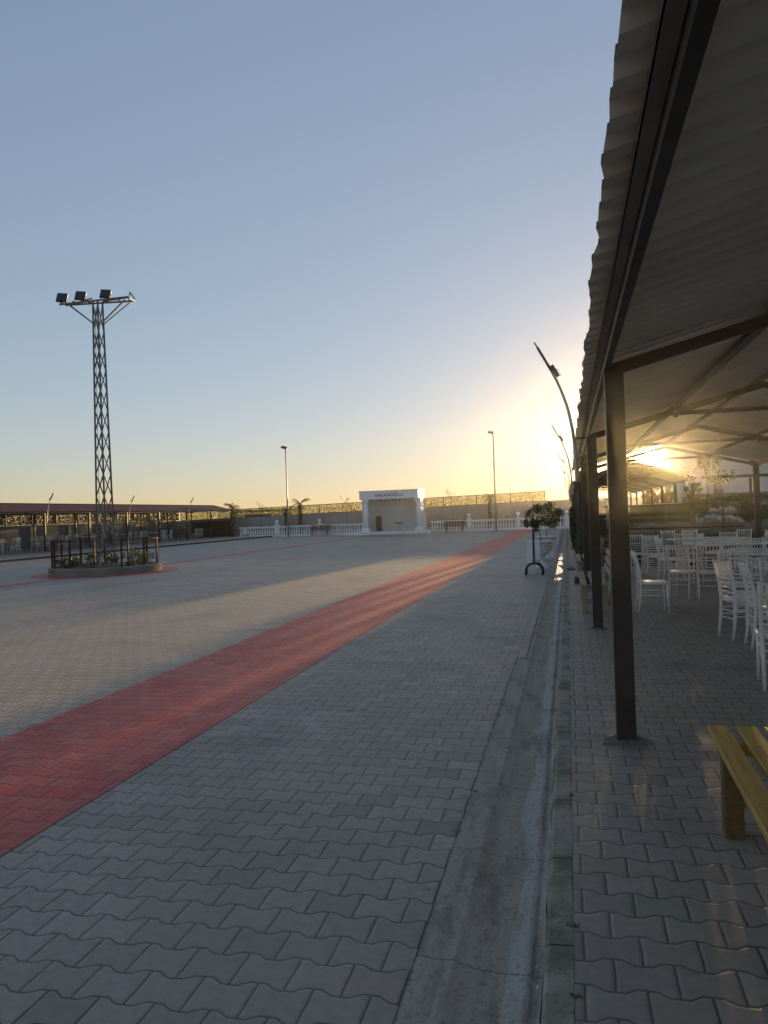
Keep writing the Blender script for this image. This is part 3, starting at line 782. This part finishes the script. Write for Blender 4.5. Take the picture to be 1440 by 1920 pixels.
for k in range(13):
    a = 2 * math.pi * k / 13 + .1; rr = 1.28 + rng.uniform(-.15, .15); s = rng.uniform(.2, .36)
    CLK = ['rightmost', 'right rear', 'rear, right of the mast', 'rear, behind the mast', 'rear, left of the mast', 'left rear', 'leftmost', 'left front', 'front, left of the mast', 'front, right below the mast', 'front, just right of the mast', 'front right', 'far right front']
    b = bush('low_shrub', 'low green shrub of the round planter bed, ' + CLK[k], 'shrub', (IC[0] + rr * math.cos(a), IC[1] + rr * math.sin(a), .22),
         [(0, 0, 0), (0, 0, s * .6)], (0, 0, s * .8, s * 1.1, s * 1.1, s), 260, .06, M['leaf_dark'] if k % 3 else M['leaf'], 40 + k, 'shrubs of the round planter bed')

# ------------------------------------------------------------------ far wall, net screens, balustrade
X0, X1 = -38.0, 26.0
def wz(x): return 1.82 + (x + 31.7) / 31.7 * .56 if x < 2 else 2.40
wall = thing('boundary_wall', 'long pale rendered wall across the far end of the plaza', 'wall', (-6, 70.1, 0))
xs = [X0, -31.7, -20, -10, 0, 2, X1]
m = MB(); vs = []
for x in xs: vs += [(x, 70.0, -.15), (x, 70.0, wz(x)), (x, 70.2, wz(x)), (x, 70.2, -.15)]
m.add(vs, [(4 * i + a, 4 * i + 4 + a, 4 * i + 4 + (a + 1) % 4, 4 * i + (a + 1) % 4) for i in range(len(xs) - 1) for a in range(4)] + [(0, 1, 2, 3), tuple(4 * (len(xs) - 1) + a for a in (3, 2, 1, 0))])
m.build('wall_face', M['plaster'], wall, world=True)
m = MB()
for k in range(21):
    x = X0 + .8 + k * 3.05; m.box((x, 69.985, wz(x) / 2 - .07), (.03, .02, wz(x) + .1))
tag(m.build('joint', M['block'], wall, world=True))
lw = thing('boundary_wall', 'grey concrete block wall running behind the left canopy', 'wall', (-37.6, 45, 0))
m = MB(); m.box((-37.6, 43, .8), (.2, 54, 1.9)); m.build('wall_face', M['block'], lw, world=True)
for k in range(13):
    m = MB(); m.box((-37.45, 18 + k * 4.3, .8), (.12, .3, 1.9)); m.build('pier', M['plaster'], lw, world=True)

def net(label, p0, p1, z0, z1, zt, seed, N, mat, size=(.024, .044)):
    """leafy screen strung between posts from p0 to p1 (bottom z0 -> z1, height zt)"""
    r = random.Random(seed); p0, p1 = Vector(p0), Vector(p1); L = (p1 - p0).length
    root = thing('leafy_net_fence', label, 'fence', ((p0.x + p1.x) / 2, (p0.y + p1.y) / 2, z0), group='leafy net fences')
    P = lambda q: p0.lerp(p1, q)
    m = MB()
    nrm = Vector((0, 0, 1)).cross(p1 - p0).normalized()
    for i in range(N):
        q = r.random(); h = r.random(); b = z0 + (z1 - z0) * q; c = P(q) + Vector((0, 0, b + .03 + h * (zt - .06))) + nrm * r.uniform(-.03, .03)
        n_ = (nrm + Vector((r.gauss(0, .35), r.gauss(0, .35), r.gauss(0, .35)))).normalized(); t = n_.orthogonal().normalized()
        t = Matrix.Rotation(r.uniform(0, 6.28), 3, n_) @ t; bb = n_.cross(t); s = r.uniform(*size)
        m.add([c - t * s, c + bb * s * .75, c + t * s, c - bb * s * .75], [(0, 1, 2, 3)])
    tag(m.build('leaf_screen', mat, root, world=True))
    for e in (.02, zt):
        m = MB(); m.bar(P(0) + Vector((0, 0, z0 + e)) - nrm * .05, P(1) + Vector((0, 0, z1 + e)) - nrm * .05, .05, .06); m.build('rail', M['net_line'], root, world=True)
    k = int(L / 2.6)
    for i in range(k + 1):
        q = i / k; m = MB(); b = z0 + (z1 - z0) * q; c = P(q) - nrm * .05; m.bar(c + Vector((0, 0, b)), c + Vector((0, 0, b + zt)), .075, .06, up=(0, 1, 0)); m.build('post', M['net_line'], root, world=True)
    return root
net('leafy green net fence on top of the far wall left of the white stage', (-37.4, 70.1, 0), (-17.2, 70.1, 0), wz(-37.4), wz(-17.2), .84, 5, 15500, M['net_leaf'])
net('leafy green net fence on top of the far wall right of the white stage', (-17.1, 70.1, 0), (-1.95, 70.1, 0), wz(-17.1), wz(-1.95), .88, 6, 12200, M['net_leaf'])
fr = thing('bare_fence_frame', 'bare rail fence without leaves at the right end of the far wall', 'fence', (1, 70.1, 2.3))
for z in (.04, .90):
    m = MB(); m.bar((-1.9, 70.1, 2.36 + z), (14, 70.1, 2.42 + z), .03, .03); m.build('rail', M['net_line'], fr, world=True)
for x in (-1.8, 1.2, 4.2, 7.2, 10.2): m = MB(); m.bar((x, 70.1, 2.3), (x, 70.1, 3.3), .05, .05); m.build('post', M['net_line'], fr, world=True)
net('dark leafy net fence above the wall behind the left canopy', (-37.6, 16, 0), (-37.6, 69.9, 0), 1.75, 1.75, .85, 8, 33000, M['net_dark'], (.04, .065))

def balustrade(label, x0, x1, finials, y=66.0):
    root = thing('balustrade', label, 'balustrade', ((x0 + x1) / 2, y, 0), group='white balustrades')
    m = MB(); m.box(((x0 + x1) / 2, y, .07), (x1 - x0, .34, .22)); m.build('plinth', M['white'], root, world=True)
    m = MB(); m.box(((x0 + x1) / 2, y, .90), (x1 - x0, .24, .10)); m.box(((x0 + x1) / 2, y, .835), (x1 - x0, .17, .03)); m.build('top_rail', M['white'], root, world=True)
    mb = MB(); mb.lathe([(.06, .18), (.06, .22), (.045, .24), (.075, .34), (.080, .40), (.05, .55), (.035, .70), (.055, .74), (.045, .77), (.06, .79), (.06, .82)], 14)
    me = mb.build('baluster', M['white'], root, smooth=True); src = me.data; first_ = True
    x = x0 + .15
    while x < x1 - .1:
        if all(abs(x - f) > .22 for f in finials):
            if first_: me.location = (x - root.location.x, 0, 0); first_ = False
            else:
                o = me.copy(); COL.objects.link(o); o.parent = root; o.location = (x - root.location.x, 0, 0)
        x += .235
    for f in finials:
        m = MB(); m.box((f, y, .53), (.36, .36, 1.02)); m.box((f, y, 1.06), (.42, .42, .05)); p = m.build('pedestal', M['white'], root, world=True)
        m = MB(); m.lathe([(.10, 1.085), (.10, 1.12), (.05, 1.14), (.05, 1.17), (.13, 1.23), (.165, 1.31), (.15, 1.41), (.09, 1.47), (.02, 1.49)], 18, (f, y, 0)); o = m.build('ball_finial', M['white'], None, smooth=True)
        o.data.transform(Matrix.Translation(-root.location)); o.parent = p
    return root
balustrade('white balustrade left of the stage, two ball topped pedestals', -29.4, -17.15, (-25.73, -21.66))
balustrade('white balustrade right of the stage, three ball topped pedestals', -11.6, .05, (-8.26, -4.12, -.13))

# ------------------------------------------------------------------ stage
st = thing('stage_pavilion', 'small white stage pavilion with fluted columns and a lettered fascia', 'stage', (-14.5, 64, 0))
B = lambda nm, boxes, mat=None, bv=0: (lambda o: bevel(o, bv) if bv else o)((lambda m: [m.box(c, d) for c, d in boxes] and m.build(nm, mat or M['white'], st, world=True))(MB()))
B('platform', [((-14.5, 64.3, .08), (7.0, 4.0, .32))], M['white_wall'])
B('step', [((-14.9, 62.0, .02), (6.9, .5, .14))], M['white_wall'])
B('back_wall', [((-14.5, 65.55, 1.6), (5.2, .12, 2.74))], M['white_wall'])
for x in (-16.98, -12.02):
    B('side_wall', [((x + (.0), 64.55, 1.58), (.12, 1.9, 2.69))], M['white_wall'])
for x, xx in ((-16.9, -15.85), (-12.1, -13.15)):
    m = MB(); m.bar((x, 64.3, 1.585), (xx, 65.4, 1.585), .10, 2.68); m.build('corner_panel', M['white_wall'], st, world=True)
B('ceiling', [((-14.5, 64.3, 2.96), (5.0, 2.4, .06))], M['white_wall'])
B('fascia', [((-14.5, 64.0, 3.30), (5.05, 2.5, .66))], M['white'])
B('roof_cap', [((-14.5, 64.0, 3.655), (5.2, 2.66, .05))], M['white'])
for x in (-16.55, -12.03):
    m = MB(); m.box((x, 63.0, .35), (.56, .5, .28)); m.box((x, 63.0, .52), (.48, .44, .06)); o = m.build('column', M['white'], st, world=True)
    m = MB(); m.box((x, 63.0, 2.84), (.52, .48, .22)); m.box((x, 63.0, 2.71), (.44, .42, .05)); s_ = m.build('capital', M['white'], None); s_.data.transform(Matrix.Translation(-st.location)); s_.parent = o
    m = MB(); n = 64; m.lathe([(.19, .55), (.185, 2.69)], 64, (x, 63.0, 0), flute=12, fl=.16); s_ = m.build('fluted_shaft', M['white'], None, smooth=True); s_.data.transform(Matrix.Translation(-st.location)); s_.parent = o
    for zz in (.35, 2.84): m = MB(); m.box((x, 62.745, zz), (.065, .03, .065)); s_ = m.build('rosette', M['text'], None); s_.data.transform(Matrix.Translation(-st.location)); s_.parent = o
fc = bpy.data.curves.new('lettering', 'FONT'); fc.body = 'HASANO\u011eLU'; fc.size = .40; fc.extrude = .012; fc.offset = .002; fc.align_x = 'CENTER'; fc.space_character = 1.0
fo = bpy.data.objects.new('lettering', fc); COL.objects.link(fo); fo.parent = st
fo.location = (-14.48 + 14.5, 62.735 - 64, 3.15); fo.rotation_euler = (math.pi / 2, 0, 0); fc.materials.append(M['text'])
bpy.context.view_layer.update()
me_ = bpy.data.meshes.new_from_object(fo.evaluated_get(bpy.context.evaluated_depsgraph_get()))
fm = bpy.data.objects.new('lettering', me_); COL.objects.link(fm); fm.parent = st; fm.location = fo.location; fm.rotation_euler = fo.rotation_euler
bpy.data.objects.remove(fo); fm.name = 'lettering'
if not me_.materials: me_.materials.append(M['text'])
for k, x in enumerate((-15.25, -14.85, -14.55, -14.2, -13.95, -13.6)):
    t = thing('stage_spotlight', 'small black spotlight under the stage fascia, %s from the left' % ['first', 'second', 'third', 'fourth', 'fifth', 'sixth'][k], 'spotlight', (x, 62.95, 2.93), group='spotlights under the fascia')
    m = MB(); m.bar((0, 0, 0), (0, 0, -.06), .02, .02); m.build('bracket', M['black'], t)
    m = MB(); m.tube([(0, -.05, -.07), (0, .08, -.15)], [.045, .055], 10); m.build('lamp_body', M['black'], t)
sp = thing('loudspeaker', 'tall dark loudspeaker standing on the left of the stage', 'loudspeaker', (-15.78, 64.3, .24))
m = MB(); m.box((0, 0, .66), (.42, .42, 1.30)); bevel(m.build('cabinet', M['black'], sp), .02)
m = MB(); m.box((0, -.215, .66), (.36, .012, 1.22)); m.build('grille', M['tarp'], sp)
kb = thing('keyboard', 'dark electronic keyboard with a music sheet on a stand on the stage', 'keyboard', (-14.02, 64.4, .24))
m = MB(); m.box((0, 0, .66), (.62, .30, .10)); m.build('keyboard_body', M['black'], kb)
m = MB(); m.bar((-.18, 0, 0), (.18, 0, .62), .03, .03); m.bar((.18, 0, 0), (-.18, 0, .62), .03, .03); m.build('stand', M['galv'], kb)
m = MB(); m.box((.15, .08, .85), (.22, .015, .28)); m.build('music_sheet', M['white_wall'], kb)

# ------------------------------------------------------------------ park benches, poles
def park_bench():
    root = thing('park_bench', 'x', 'bench')
    W = 1.9
    for i in range(4):
        m = MB(); m.box((0, -.18 + i * .11, .44), (W, .085, .035)); m.build('seat_slat', M['wood_dark'], root)
    for i in range(4):
        m = MB(); m.bar((-W / 2, .22 + i * .03, .54 + i * .105), (W / 2, .22 + i * .03, .54 + i * .105), .03, .075); m.build('back_slat', M['wood_dark'], root)
    for x in (-.68, .0, .68):
        m = MB()
        if x: m.tube([(x, -.18, 0), (x, -.15, .22), (x, -.2, .42)], .028, 6); m.tube([(x, .26, 0), (x, .18, .22), (x, .2, .45), (x, .32, .92)], .028, 6); m.bar((x, -.2, .40), (x, .2, .40), .03, .03); m.build('leg', M['black'], root)
        else: m.bar((0, .2, .45), (0, .325, .9), .05, .03); m.build('back_brace', M['black'], root)
    return root
pb = park_bench(); pb['label'] = 'dark slatted park bench in front of the balustrade left of the stage'; pb['group'] = 'dark slatted park benches'; pb.location = (-21.35, 65.0, 0)
dup(pb, 'dark slatted park bench in front of the balustrade right of the stage', (-9.4, 65.0, 0))

def light_pole(label, x, y, h, flip):
    root = thing('light_pole', label, 'light pole', (x, y, 0), group='tall floodlight poles')
    m = MB(); m.lathe([(.16, 0), (.16, .02)], 12); m.tube([(0, 0, 0), (0, 0, h * .5), (0, 0, h)], [.085, .065, .045], 12); m.build('pole', M['galv'], root, smooth=True)
    mt = Matrix.Translation((-.12 * flip, 0, h + .10)) @ Matrix.Rotation(R(18) * flip, 4, 'Y') @ Matrix.Rotation(R(30), 4, 'X')
    m = MB(); m.box(None, (.55, .34, .09), M4=mt); o = m.build('floodlight', M['black'], root)
    m = MB(); m.box(None, (.48, .28, .01), M4=mt @ Matrix.Translation((0, 0, -.052))); m.build('lens', M['glass'], o)
    m = MB(); m.bar((0, 0, h - .05), (-.1 * flip, 0, h + .08), .05, .03); m.build('bracket', M['galv'], root)
    return root
light_pole('tall pole with one floodlight standing left of the white stage', -24.35, 65.2, 7.85, 1)
light_pole('tall pole with one floodlight standing right of the white stage', -5.9, 65.2, 8.12, 1)

# ------------------------------------------------------------------ palms, saplings and shrubs in the planting strip
def palm(label, x, y, h, seed, spread=1.0, n=9):
    r = random.Random(seed); root = thing('palm_tree', label, 'palm tree', (x, y, 0), group='young palms by the far wall')
    m = MB(); N = 16; pts = [(.03 * math.sin(i * .5), 0, h * .72 * i / N) for i in range(N + 1)]
    m.tube(pts, [(.24 - .13 * i / N) * (1.12 if i % 2 else .92) for i in range(N + 1)], 10)
    for i in range(90):
        z = r.uniform(0.05, h * .70); a = r.uniform(0, 6.28); q = .24 - .13 * z / (h * .72)
        m.bar((q * .8 * math.cos(a), q * .8 * math.sin(a), z), ((q + .09) * math.cos(a), (q + .09) * math.sin(a), z + .10), .05, .02)
    m.build('trunk', M['trunk'], root)
    top = Vector((0, 0, h * .72))
    m = MB()
    for i in range(n):
        a = r.uniform(0, 6.28); up_ = r.uniform(.5, 1.3) if i < n * .6 else r.uniform(-.1, .4); Lf = r.uniform(.55, .95) * spread
        p = top.copy(); d = Vector((math.cos(a), math.sin(a), up_ * 1.6)).normalized(); seg = 9; pts = [p.copy()]
        for k in range(seg): p = p + d * (Lf / seg * 1.3); d = (d + Vector((0, 0, -.20))).normalized(); pts.append(p.copy())
        m.tube(pts, [.018 - .0015 * k for k in range(seg + 1)], 4)
        for k in range(2, seg + 1):
            t = (pts[k] - pts[k - 1]).normalized(); sd = t.cross(Vector((0, 0, 1))).normalized()
            for s in (-1, 1):
                for e in (0, .5):
                    b = pts[k - 1].lerp(pts[k], e); tip = b + sd * s * r.uniform(.14, .26) + t * .10 + Vector((0, 0, -r.uniform(.08, .25)))
                    m.add([b, b + t * .045, tip], [(0, 1, 2)])
    m.build('crown', M['frond'], root)
    return root
palm('young palm behind the balustrade left of the stage, next to the tall pole', -24.35, 68.5, 4.0, 3)
palm('young palm at the far end of the left canopy', -31.0, 68.0, 3.9, 8)
palm('tied up palm with drooping fronds behind the balustrade right of the stage', -6.7, 68.5, 3.9, 12, .8)
palm('small palm beside the left tall pole, half hidden by it', -25.9, 69.0, 3.2, 19, .7)
def sapling(label, x, y, h, seed, group='thin saplings by the far wall', n=90, size=.085, base=0.0, mat='leaf_dry', sp=.55):
    r = random.Random(seed); root = thing('sapling', label, 'sapling', (x, y, base), group=group)
    m = MB(); m.tube([(0, 0, 0), (.02, 0, h * .5), (-.01, 0, h * .78)], [.025, .018, .013], 6)
    tips = []
    for k in range(7):
        z0 = h * r.uniform(.45 if n > 200 else .55, .78); a = r.uniform(0, 6.28); q = r.uniform(.4, 1) * sp
        tip = Vector((q * math.cos(a), q * math.sin(a), min(h, z0 + r.uniform(.3, .75)))); mid = Vector((q * .5 * math.cos(a), q * .5 * math.sin(a), z0 + .12))
        m.tube([(0, 0, z0 - .05), mid, tip], [.010, .007, .003], 5); tips += [(mid, tip)]
    m.build('trunk', M['trunk'], root)
    m = MB()
    for i in range(n):
        a, b = r.choice(tips); p = a.lerp(b, r.uniform(.3, 1.05)) + Vector((r.gauss(0, .05), r.gauss(0, .05), r.gauss(0, .05)))
        m.leaf(p, size * r.uniform(.7, 1.3), r)
    m.build('crown', M[mat], root); return root
sapling('thin sapling above the net fence between the left canopy and the tall pole', -28.4, 68.6, 4.0, 31)
sapling('thin sapling just left of the white stage', -19.9, 68.6, 3.8, 32, n=110)
sapling('thin forked sapling just right of the white stage', -10.1, 68.6, 4.25, 33)
sapling('thin sapling above the far right end of the net fence', -3.0, 68.6, 4.2, 34)
for k, (x, z, lab) in enumerate(((-20.9, .72, 'round shrub beside the right pedestal of the left balustrade'), (-24.9, .6, 'wispy shrub behind the left balustrade near the tall pole'), (-8.75, .95, 'shrub just left of the first pedestal right of the stage'),
                                 (-5.05, 1.0, 'pointed shrub between two pedestals right of the stage'), (-12.0 + 1, .4, 'tiny shrub at the stage end of the right balustrade'), (-6.8 + 5.2, .9, 'shrub behind the balustrade near the potted bushes'))):
    bush('wall_shrub', lab, 'shrub', (x, 67.2, 0), [(0, 0, 0), (0, 0, z * .8)], (0, 0, z, .26, .26, .36), 260, .07, M['leaf_dark'], 60 + k, 'shrubs behind the balustrades')
m = MB(); r = random.Random(5)
def hedge_box(name, label, x0, x1, y0, y1, z0, z1, n, size, mat, seed, group=None, cat='hedge'):
    r = random.Random(seed); root = thing(name, label, cat, ((x0 + x1) / 2, (y0 + y1) / 2, z0), group=group)
    m = MB(); m.box(((x0 + x1) / 2, (y0 + y1) / 2, (z0 + z1) / 2 - .03), ((x1 - x0) * .55, (y1 - y0) * .97, (z1 - z0) * .75)); m.build('twig_core', M['trunk'], root, world=True)
    m = MB()
    for i in range(n):
        x, y, z = r.uniform(x0, x1), r.uniform(y0, y1), r.uniform(z0, z1 + .06 * math.sin(r.random() * 6))
        s = r.choice((0, 1, 2, 2))
        if s == 0: x = r.choice((x0, x1)) + r.gauss(0, .03)
        elif s == 1: y = r.choice((y0, y0, y1)) + r.gauss(0, .05)
        else: z = z1 + r.gauss(0, .05) + .05 * math.sin(y * 2.3) + .04 * math.sin(x * 3.1) if r.random() < .6 else z
        m.leaf((x, y, z), size * r.uniform(.6, 1.3), r)
    m.build('foliage', mat, root, world=True); return root
hedge_box('hedge', 'dark green hedge mound seen through the net left of the tall pole', -33, -26.2, 72, 74, 0, 2.55, 3800, .16, M['leaf_dark'], 71)
# right side greenery
hedge_box('hedge', 'dark clipped hedge along the plaza side of the second canopy', .14, .62, 30.9, 60, 0, 1.55, 9000, .09, M['leaf_dark'], 72, 'hedges at the right')
hedge_box('hedge', 'low leafy hedge beside the drain just past the near canopy', .25, .62, 21.8, 30.2, 0, .62, 3600, .07, M['leaf'], 73, 'hedges at the right')
hedge_box('hedge', 'low leafy planting under the garden rail behind the farthest table', .7, 5.4, 21.75, 22.2, 0, .72, 5200, .075, M['leaf'], 74, 'hedges at the right')
hedge_box('hedge', 'dark hedge in front of the grey garden wall at right', 5.3, 9.6, 30.5, 31.3, .0, 1.75, 4200, .10, M['leaf_dark'], 75, 'hedges at the right')
scr = thing('shade_screen', 'dark green cloth screen along the right side of the second canopy', 'screen', (4.4, 45, 0))
m = MB(); m.box((4.42, 45, .88), (.03, 29, 1.55)); m.build('cloth', M['tarp'], scr, world=True)
m = MB(); m.bar((4.42, 30.5, 1.68), (4.42, 59.5, 1.68), .04, .04); m.build('rail', M['frame'], scr, world=True)
scr = thing('shade_screen', 'dark cloth screen closing the near end of the second canopy', 'screen', (2.4, 30.6, 0))
m = MB(); m.box((2.42, 30.62, .74), (4.0, .03, 1.2)); m.build('cloth', M['tarp'], scr, world=True)
m = MB(); m.bar((.42, 30.6, 1.37), (4.4, 30.6, 1.37), .03, .03); m.build('rail', M['frame'], scr, world=True)
scr = thing('shade_screen', 'dark green cloth screen at the far end of the left canopy', 'screen', (-33.8, 69.5, 0))
m = MB(); m.box((-33.75, 69.45, .85), (4.1, .03, 1.4)); m.build('cloth', M['tarp'], scr, world=True)
m = MB(); m.bar((-35.8, 69.42, 1.56), (-31.7, 69.42, 1.56), .04, .04); m.build('rail', M['frame'], scr, world=True)
def pipe_rail(label, x0, x1, y, z, posts):
    root = thing('pipe_rail', label, 'railing', ((x0 + x1) / 2, y, 0), group='garden rails')
    for q in (z, z - .42):
        m = MB(); m.tube([(x0, y, q), (x1, y, q)], .022, 8); m.build('rail', M['rust'] if q == z else M['frame'], root, world=True, smooth=True)
    for x in posts: m = MB(); m.tube([(x, y, 0), (x, y, z)], .022, 8); m.build('post', M['frame'], root, world=True, smooth=True)
pipe_rail('brown pipe rail closing the end of the near canopy behind the tables', .4, 4.45, 21.68, 1.0, (.45, 2.4, 4.4))
pipe_rail('second thin pipe rail farther back in the garden bed', 1.2, 5.2, 27.6, 1.62, (1.3, 3.2, 5.1))

def rock(label, x, y, z, s, seed):
    r = random.Random(seed); m = MB(); n, k = 10, 7; vs = []
    ph = [r.uniform(0, 6) for _ in range(6)]
    for j in range(k + 1):
        t = math.pi * j / k
        for i in range(n):
            a = 2 * math.pi * i / n; q = 1 + .16 * math.sin(2 * a + ph[0]) + .10 * math.sin(3 * a + ph[1] + 2 * t) + .10 * math.cos(3 * t + ph[2])
            q *= 1 + .12 * math.sin(5 * a + ph[3] + 3 * t) + r.uniform(-.07, .07) * math.sin(t); vs.append((s * .95 * q * math.sin(t) * math.cos(a), s * .8 * q * math.sin(t) * math.sin(a), s * .62 * q * math.cos(t)))
    fs = [(j * n + i, (j + 1) * n + i, (j + 1) * n + (i + 1) % n, j * n + (i + 1) % n) for j in range(k) for i in range(n)]
    m.add(vs, fs); o = m.build('rock', M['rock']); o.location = (x, y, z); return tag(o, label, 'rock', 'pale rocks heaped on the garden bed')
RK = [(4.1, 25.9, 1.08, .15, 'leftmost'), (4.32, 25.8, 1.14, .19, 'second from left in the bottom row'), (4.60, 25.7, 1.10, .20, 'third from left in the bottom row'), (4.86, 25.8, 1.12, .18, 'fourth from left in the bottom row'), (5.12, 25.9, 1.06, .17, 'rightmost'),
      (4.42, 26.05, 1.36, .15, 'left one of the upper row'), (4.70, 26.0, 1.37, .17, 'middle one of the upper row'), (4.95, 26.05, 1.38, .16, 'right one of the upper row')]
for k, (x, y, z, s, w) in enumerate(RK): rock('pale rock in the garden heap, ' + w, x, y, z, s, 80 + k)
GS = 'leafy garden saplings between the canopies'
sapling('leafy sapling standing before the white building, tallest of the garden', 4.33, 26.4, 2.5, 91, GS, 520, .06, .85, 'leaf', .6)
sapling('leafy sapling rising straight out of the rock heap', 4.58, 25.3, 1.75, 92, GS, 460, .06, .8, 'leaf', .42)
sapling('thin sapling in front of the right corner of the second canopy', 3.95, 26.6, 1.9, 93, GS, 260, .07, .85, 'leaf', .35)
sapling('small sapling near the sun, in front of the second canopy roof', 1.72, 27.5, 2.7, 94, GS, 120, .08, .3, 'leaf_dark', .3)
bush('garden_shrub', 'dark round shrub behind the rock heap', 'shrub', (4.35, 27.2, .9), [(0, 0, 0), (0, 0, .3)], (0, 0, .45, .42, .4, .42), 900, .07, M['leaf_dark'], 95, 'garden shrubs')
bush('garden_shrub', 'dark low shrub right of the rock heap beside the right post', 'shrub', (5.55, 26.2, .8), [(0, 0, 0), (0, 0, .3)], (0, 0, .45, .5, .4, .5), 1000, .07, M['leaf_dark'], 96, 'garden shrubs')
bush('garden_shrub', 'pale bush heaped at the left of the garden bed under the sun', 'shrub', (1.9, 26.0, .5), [(0, 0, 0), (0, 0, .25)], (0, 0, .35, .5, .4, .28), 800, .07, M['leaf'], 97, 'garden shrubs')
palm('palm with arching fronds beyond the second canopy roof, in front of the sun', 6.1, 63.5, 4.5, 23, 1.1, 14)
palm('palm at the right end beyond the second canopy roof, left of the sun', 3.6, 65.5, 5.0, 27, 1.1, 12)
for k, (x, y, h) in enumerate(((5.6, 50, 3.1), (5.0, 43.5, 2.9), (5.9, 38.2, 2.8), (5.75, 34.2, 2.5), (6.0, 60, 3.3))):
    sapling('leafy young tree in the row right of the second canopy, %s from the near end' % ['fourth', 'third', 'second', 'first', 'last'][k], x, y, h, 100 + k, 'young trees right of the second canopy', 2100, .11, 0, 'leaf_dry', .85)

# pergola frame, grey garden wall and white building at the right
pg = thing('pergola_frame', 'brown steel pergola frame in front of the white building', 'pergola', (7.5, 30, 0))
m = MB(); m.bar((4.75, 30.0, 2.56), (11.5, 30.0, 2.56), .08, .10); m.build('beam', M['frame'], pg, world=True)
for x in (5.2, 6.4, 7.8, 9.2, 10.6): m = MB(); m.box((x, 30.06, 1.25), (.08, .08, 2.5)); m.build('post', M['frame'], pg, world=True)
gw = thing('garden_wall', 'low grey rendered wall between the garden and the white building', 'wall', (12, 38, 0))
m = MB(); m.box((15.0, 38, .98), (18.4, .2, 2.1)); m.build('wall_face', M['block'], gw, world=True)
m = MB(); m.box((15.0, 38, 2.05), (18.5, .26, .05)); m.build('coping', M['block'], gw, world=True)
M['bldg'] = simple('dull_white_render', (.68, .65, .61), (.60, .575, .54), .8, scale=.4, bump=.15, bscale=20)
bl = thing('white_building', 'plain white building with a flat roof at the right behind the garden', 'building', (16, 50, 0))
m = MB(); m.box((16.58, 52.5, 3.1), (20, 11, 6.5)); m.build('wall', M['bldg'], bl, world=True)
m = MB(); m.box((16.58, 52.5, 6.43), (20.3, 11.3, .16)); m.build('parapet', M['bldg'], bl, world=True)
m = MB(); m.box((16.58, 46.96, 3.54), (20.02, .1, .07)); m.build('ledge', M['bldg'], bl, world=True)
for x in (7.57, 10.3, 13.1):
    m = MB(); m.box((x, 46.98, 4.08), (.62, .10, .92)); w_ = m.build('window', M['plaster'], bl, world=True)
    m = MB(); m.box((x, 46.92, 4.08), (.50, .02, .80)); p_ = m.build('pane', M['glass'], None); p_.data.transform(Matrix.Translation(-bl.location)); p_.parent = w_

# ------------------------------------------------------------------ left canopy furniture
G2 = 'white chairs under the left canopy'
TG2 = 'tables under the left canopy'
bays = [(35.0, 'leftmost bay'), (39.6, 'second bay from left'), (44.1, 'bay left of the mast'), (48.7, 'bay right of the mast'), (53.3, 'fourth bay from far end'), (57.9, 'third bay from far end')]
bt = MB(); 
for i, (y, nm) in enumerate(bays):
    t = dup(t0, 'round white table under the left canopy, ' + nm, (-33.6, y, .09), .2 * i, TG2); t.scale = (.9, .9, 1)
    for j, (dx, dy, fx, fy, w) in enumerate(((1.25, -.95, -.7, .6, 'plaza side, left'), (1.3, .35, -1, -.1, 'plaza side, right'), (.3, -1.25, -.1, 1, 'left of its table'), (-.9, .85, .7, -.7, 'behind its table'), (.35, 1.3, -.2, -1, 'right of its table'))):
        chair(-33.6 + dx + .12 * math.sin(i * 3 + j), y + dy + .15 * math.cos(i * 5 + j), fx, fy, 'white chair under left canopy, %s, %s' % (nm, w), G2, .09)
for k, y in enumerate((62.0, 65.9, 67.6)):
    b = dup(pb, 'brown slatted bench under the left canopy, %s of three from the left' % ['first', 'second', 'third'][k], (-33.0, y, .09), R(90), 'brown benches under the left canopy')
for k, y in enumerate((63.5, 64.4)): chair(-32.6, y, -.9, .3, 'white chair between the brown benches in the left canopy, %s one' % ['left', 'right'][k], G2, .09)
tb = thing('picnic_table', 'brown wooden table under the left canopy at the left edge of the view', 'table', (-32.0, 36.6, .09))
m = MB(); m.box((0, 0, .73), (.8, 1.5, .05)); m.build('tabletop', M['wood_dark'], tb)
for x in (-.3, .3):
    for y in (-.6, .6): m = MB(); m.box((x, y, .36), (.07, .07, .70)); m.build('leg', M['wood_dark'], tb)

# ------------------------------------------------------------------ haze volume added for the golden glow around the sun
m = MB(); m.box((0, 31, 4.7), (142, 124, 11.8))
hz = bpy.data.materials.new('glow_haze'); hz.use_nodes = True; hz.node_tree.nodes.clear()
hv = hz.node_tree.nodes.new('ShaderNodeVolumePrincipled'); ho = hz.node_tree.nodes.new('ShaderNodeOutputMaterial')
hv.inputs['Color'].default_value = (.95, .93, .9, 1); hv.inputs['Density'].default_value = .00029; hv.inputs['Anisotropy'].default_value = .925
hz.node_tree.links.new(hv.outputs[0], ho.inputs['Volume'])
tag(m.build('haze', hz), kind='stuff')
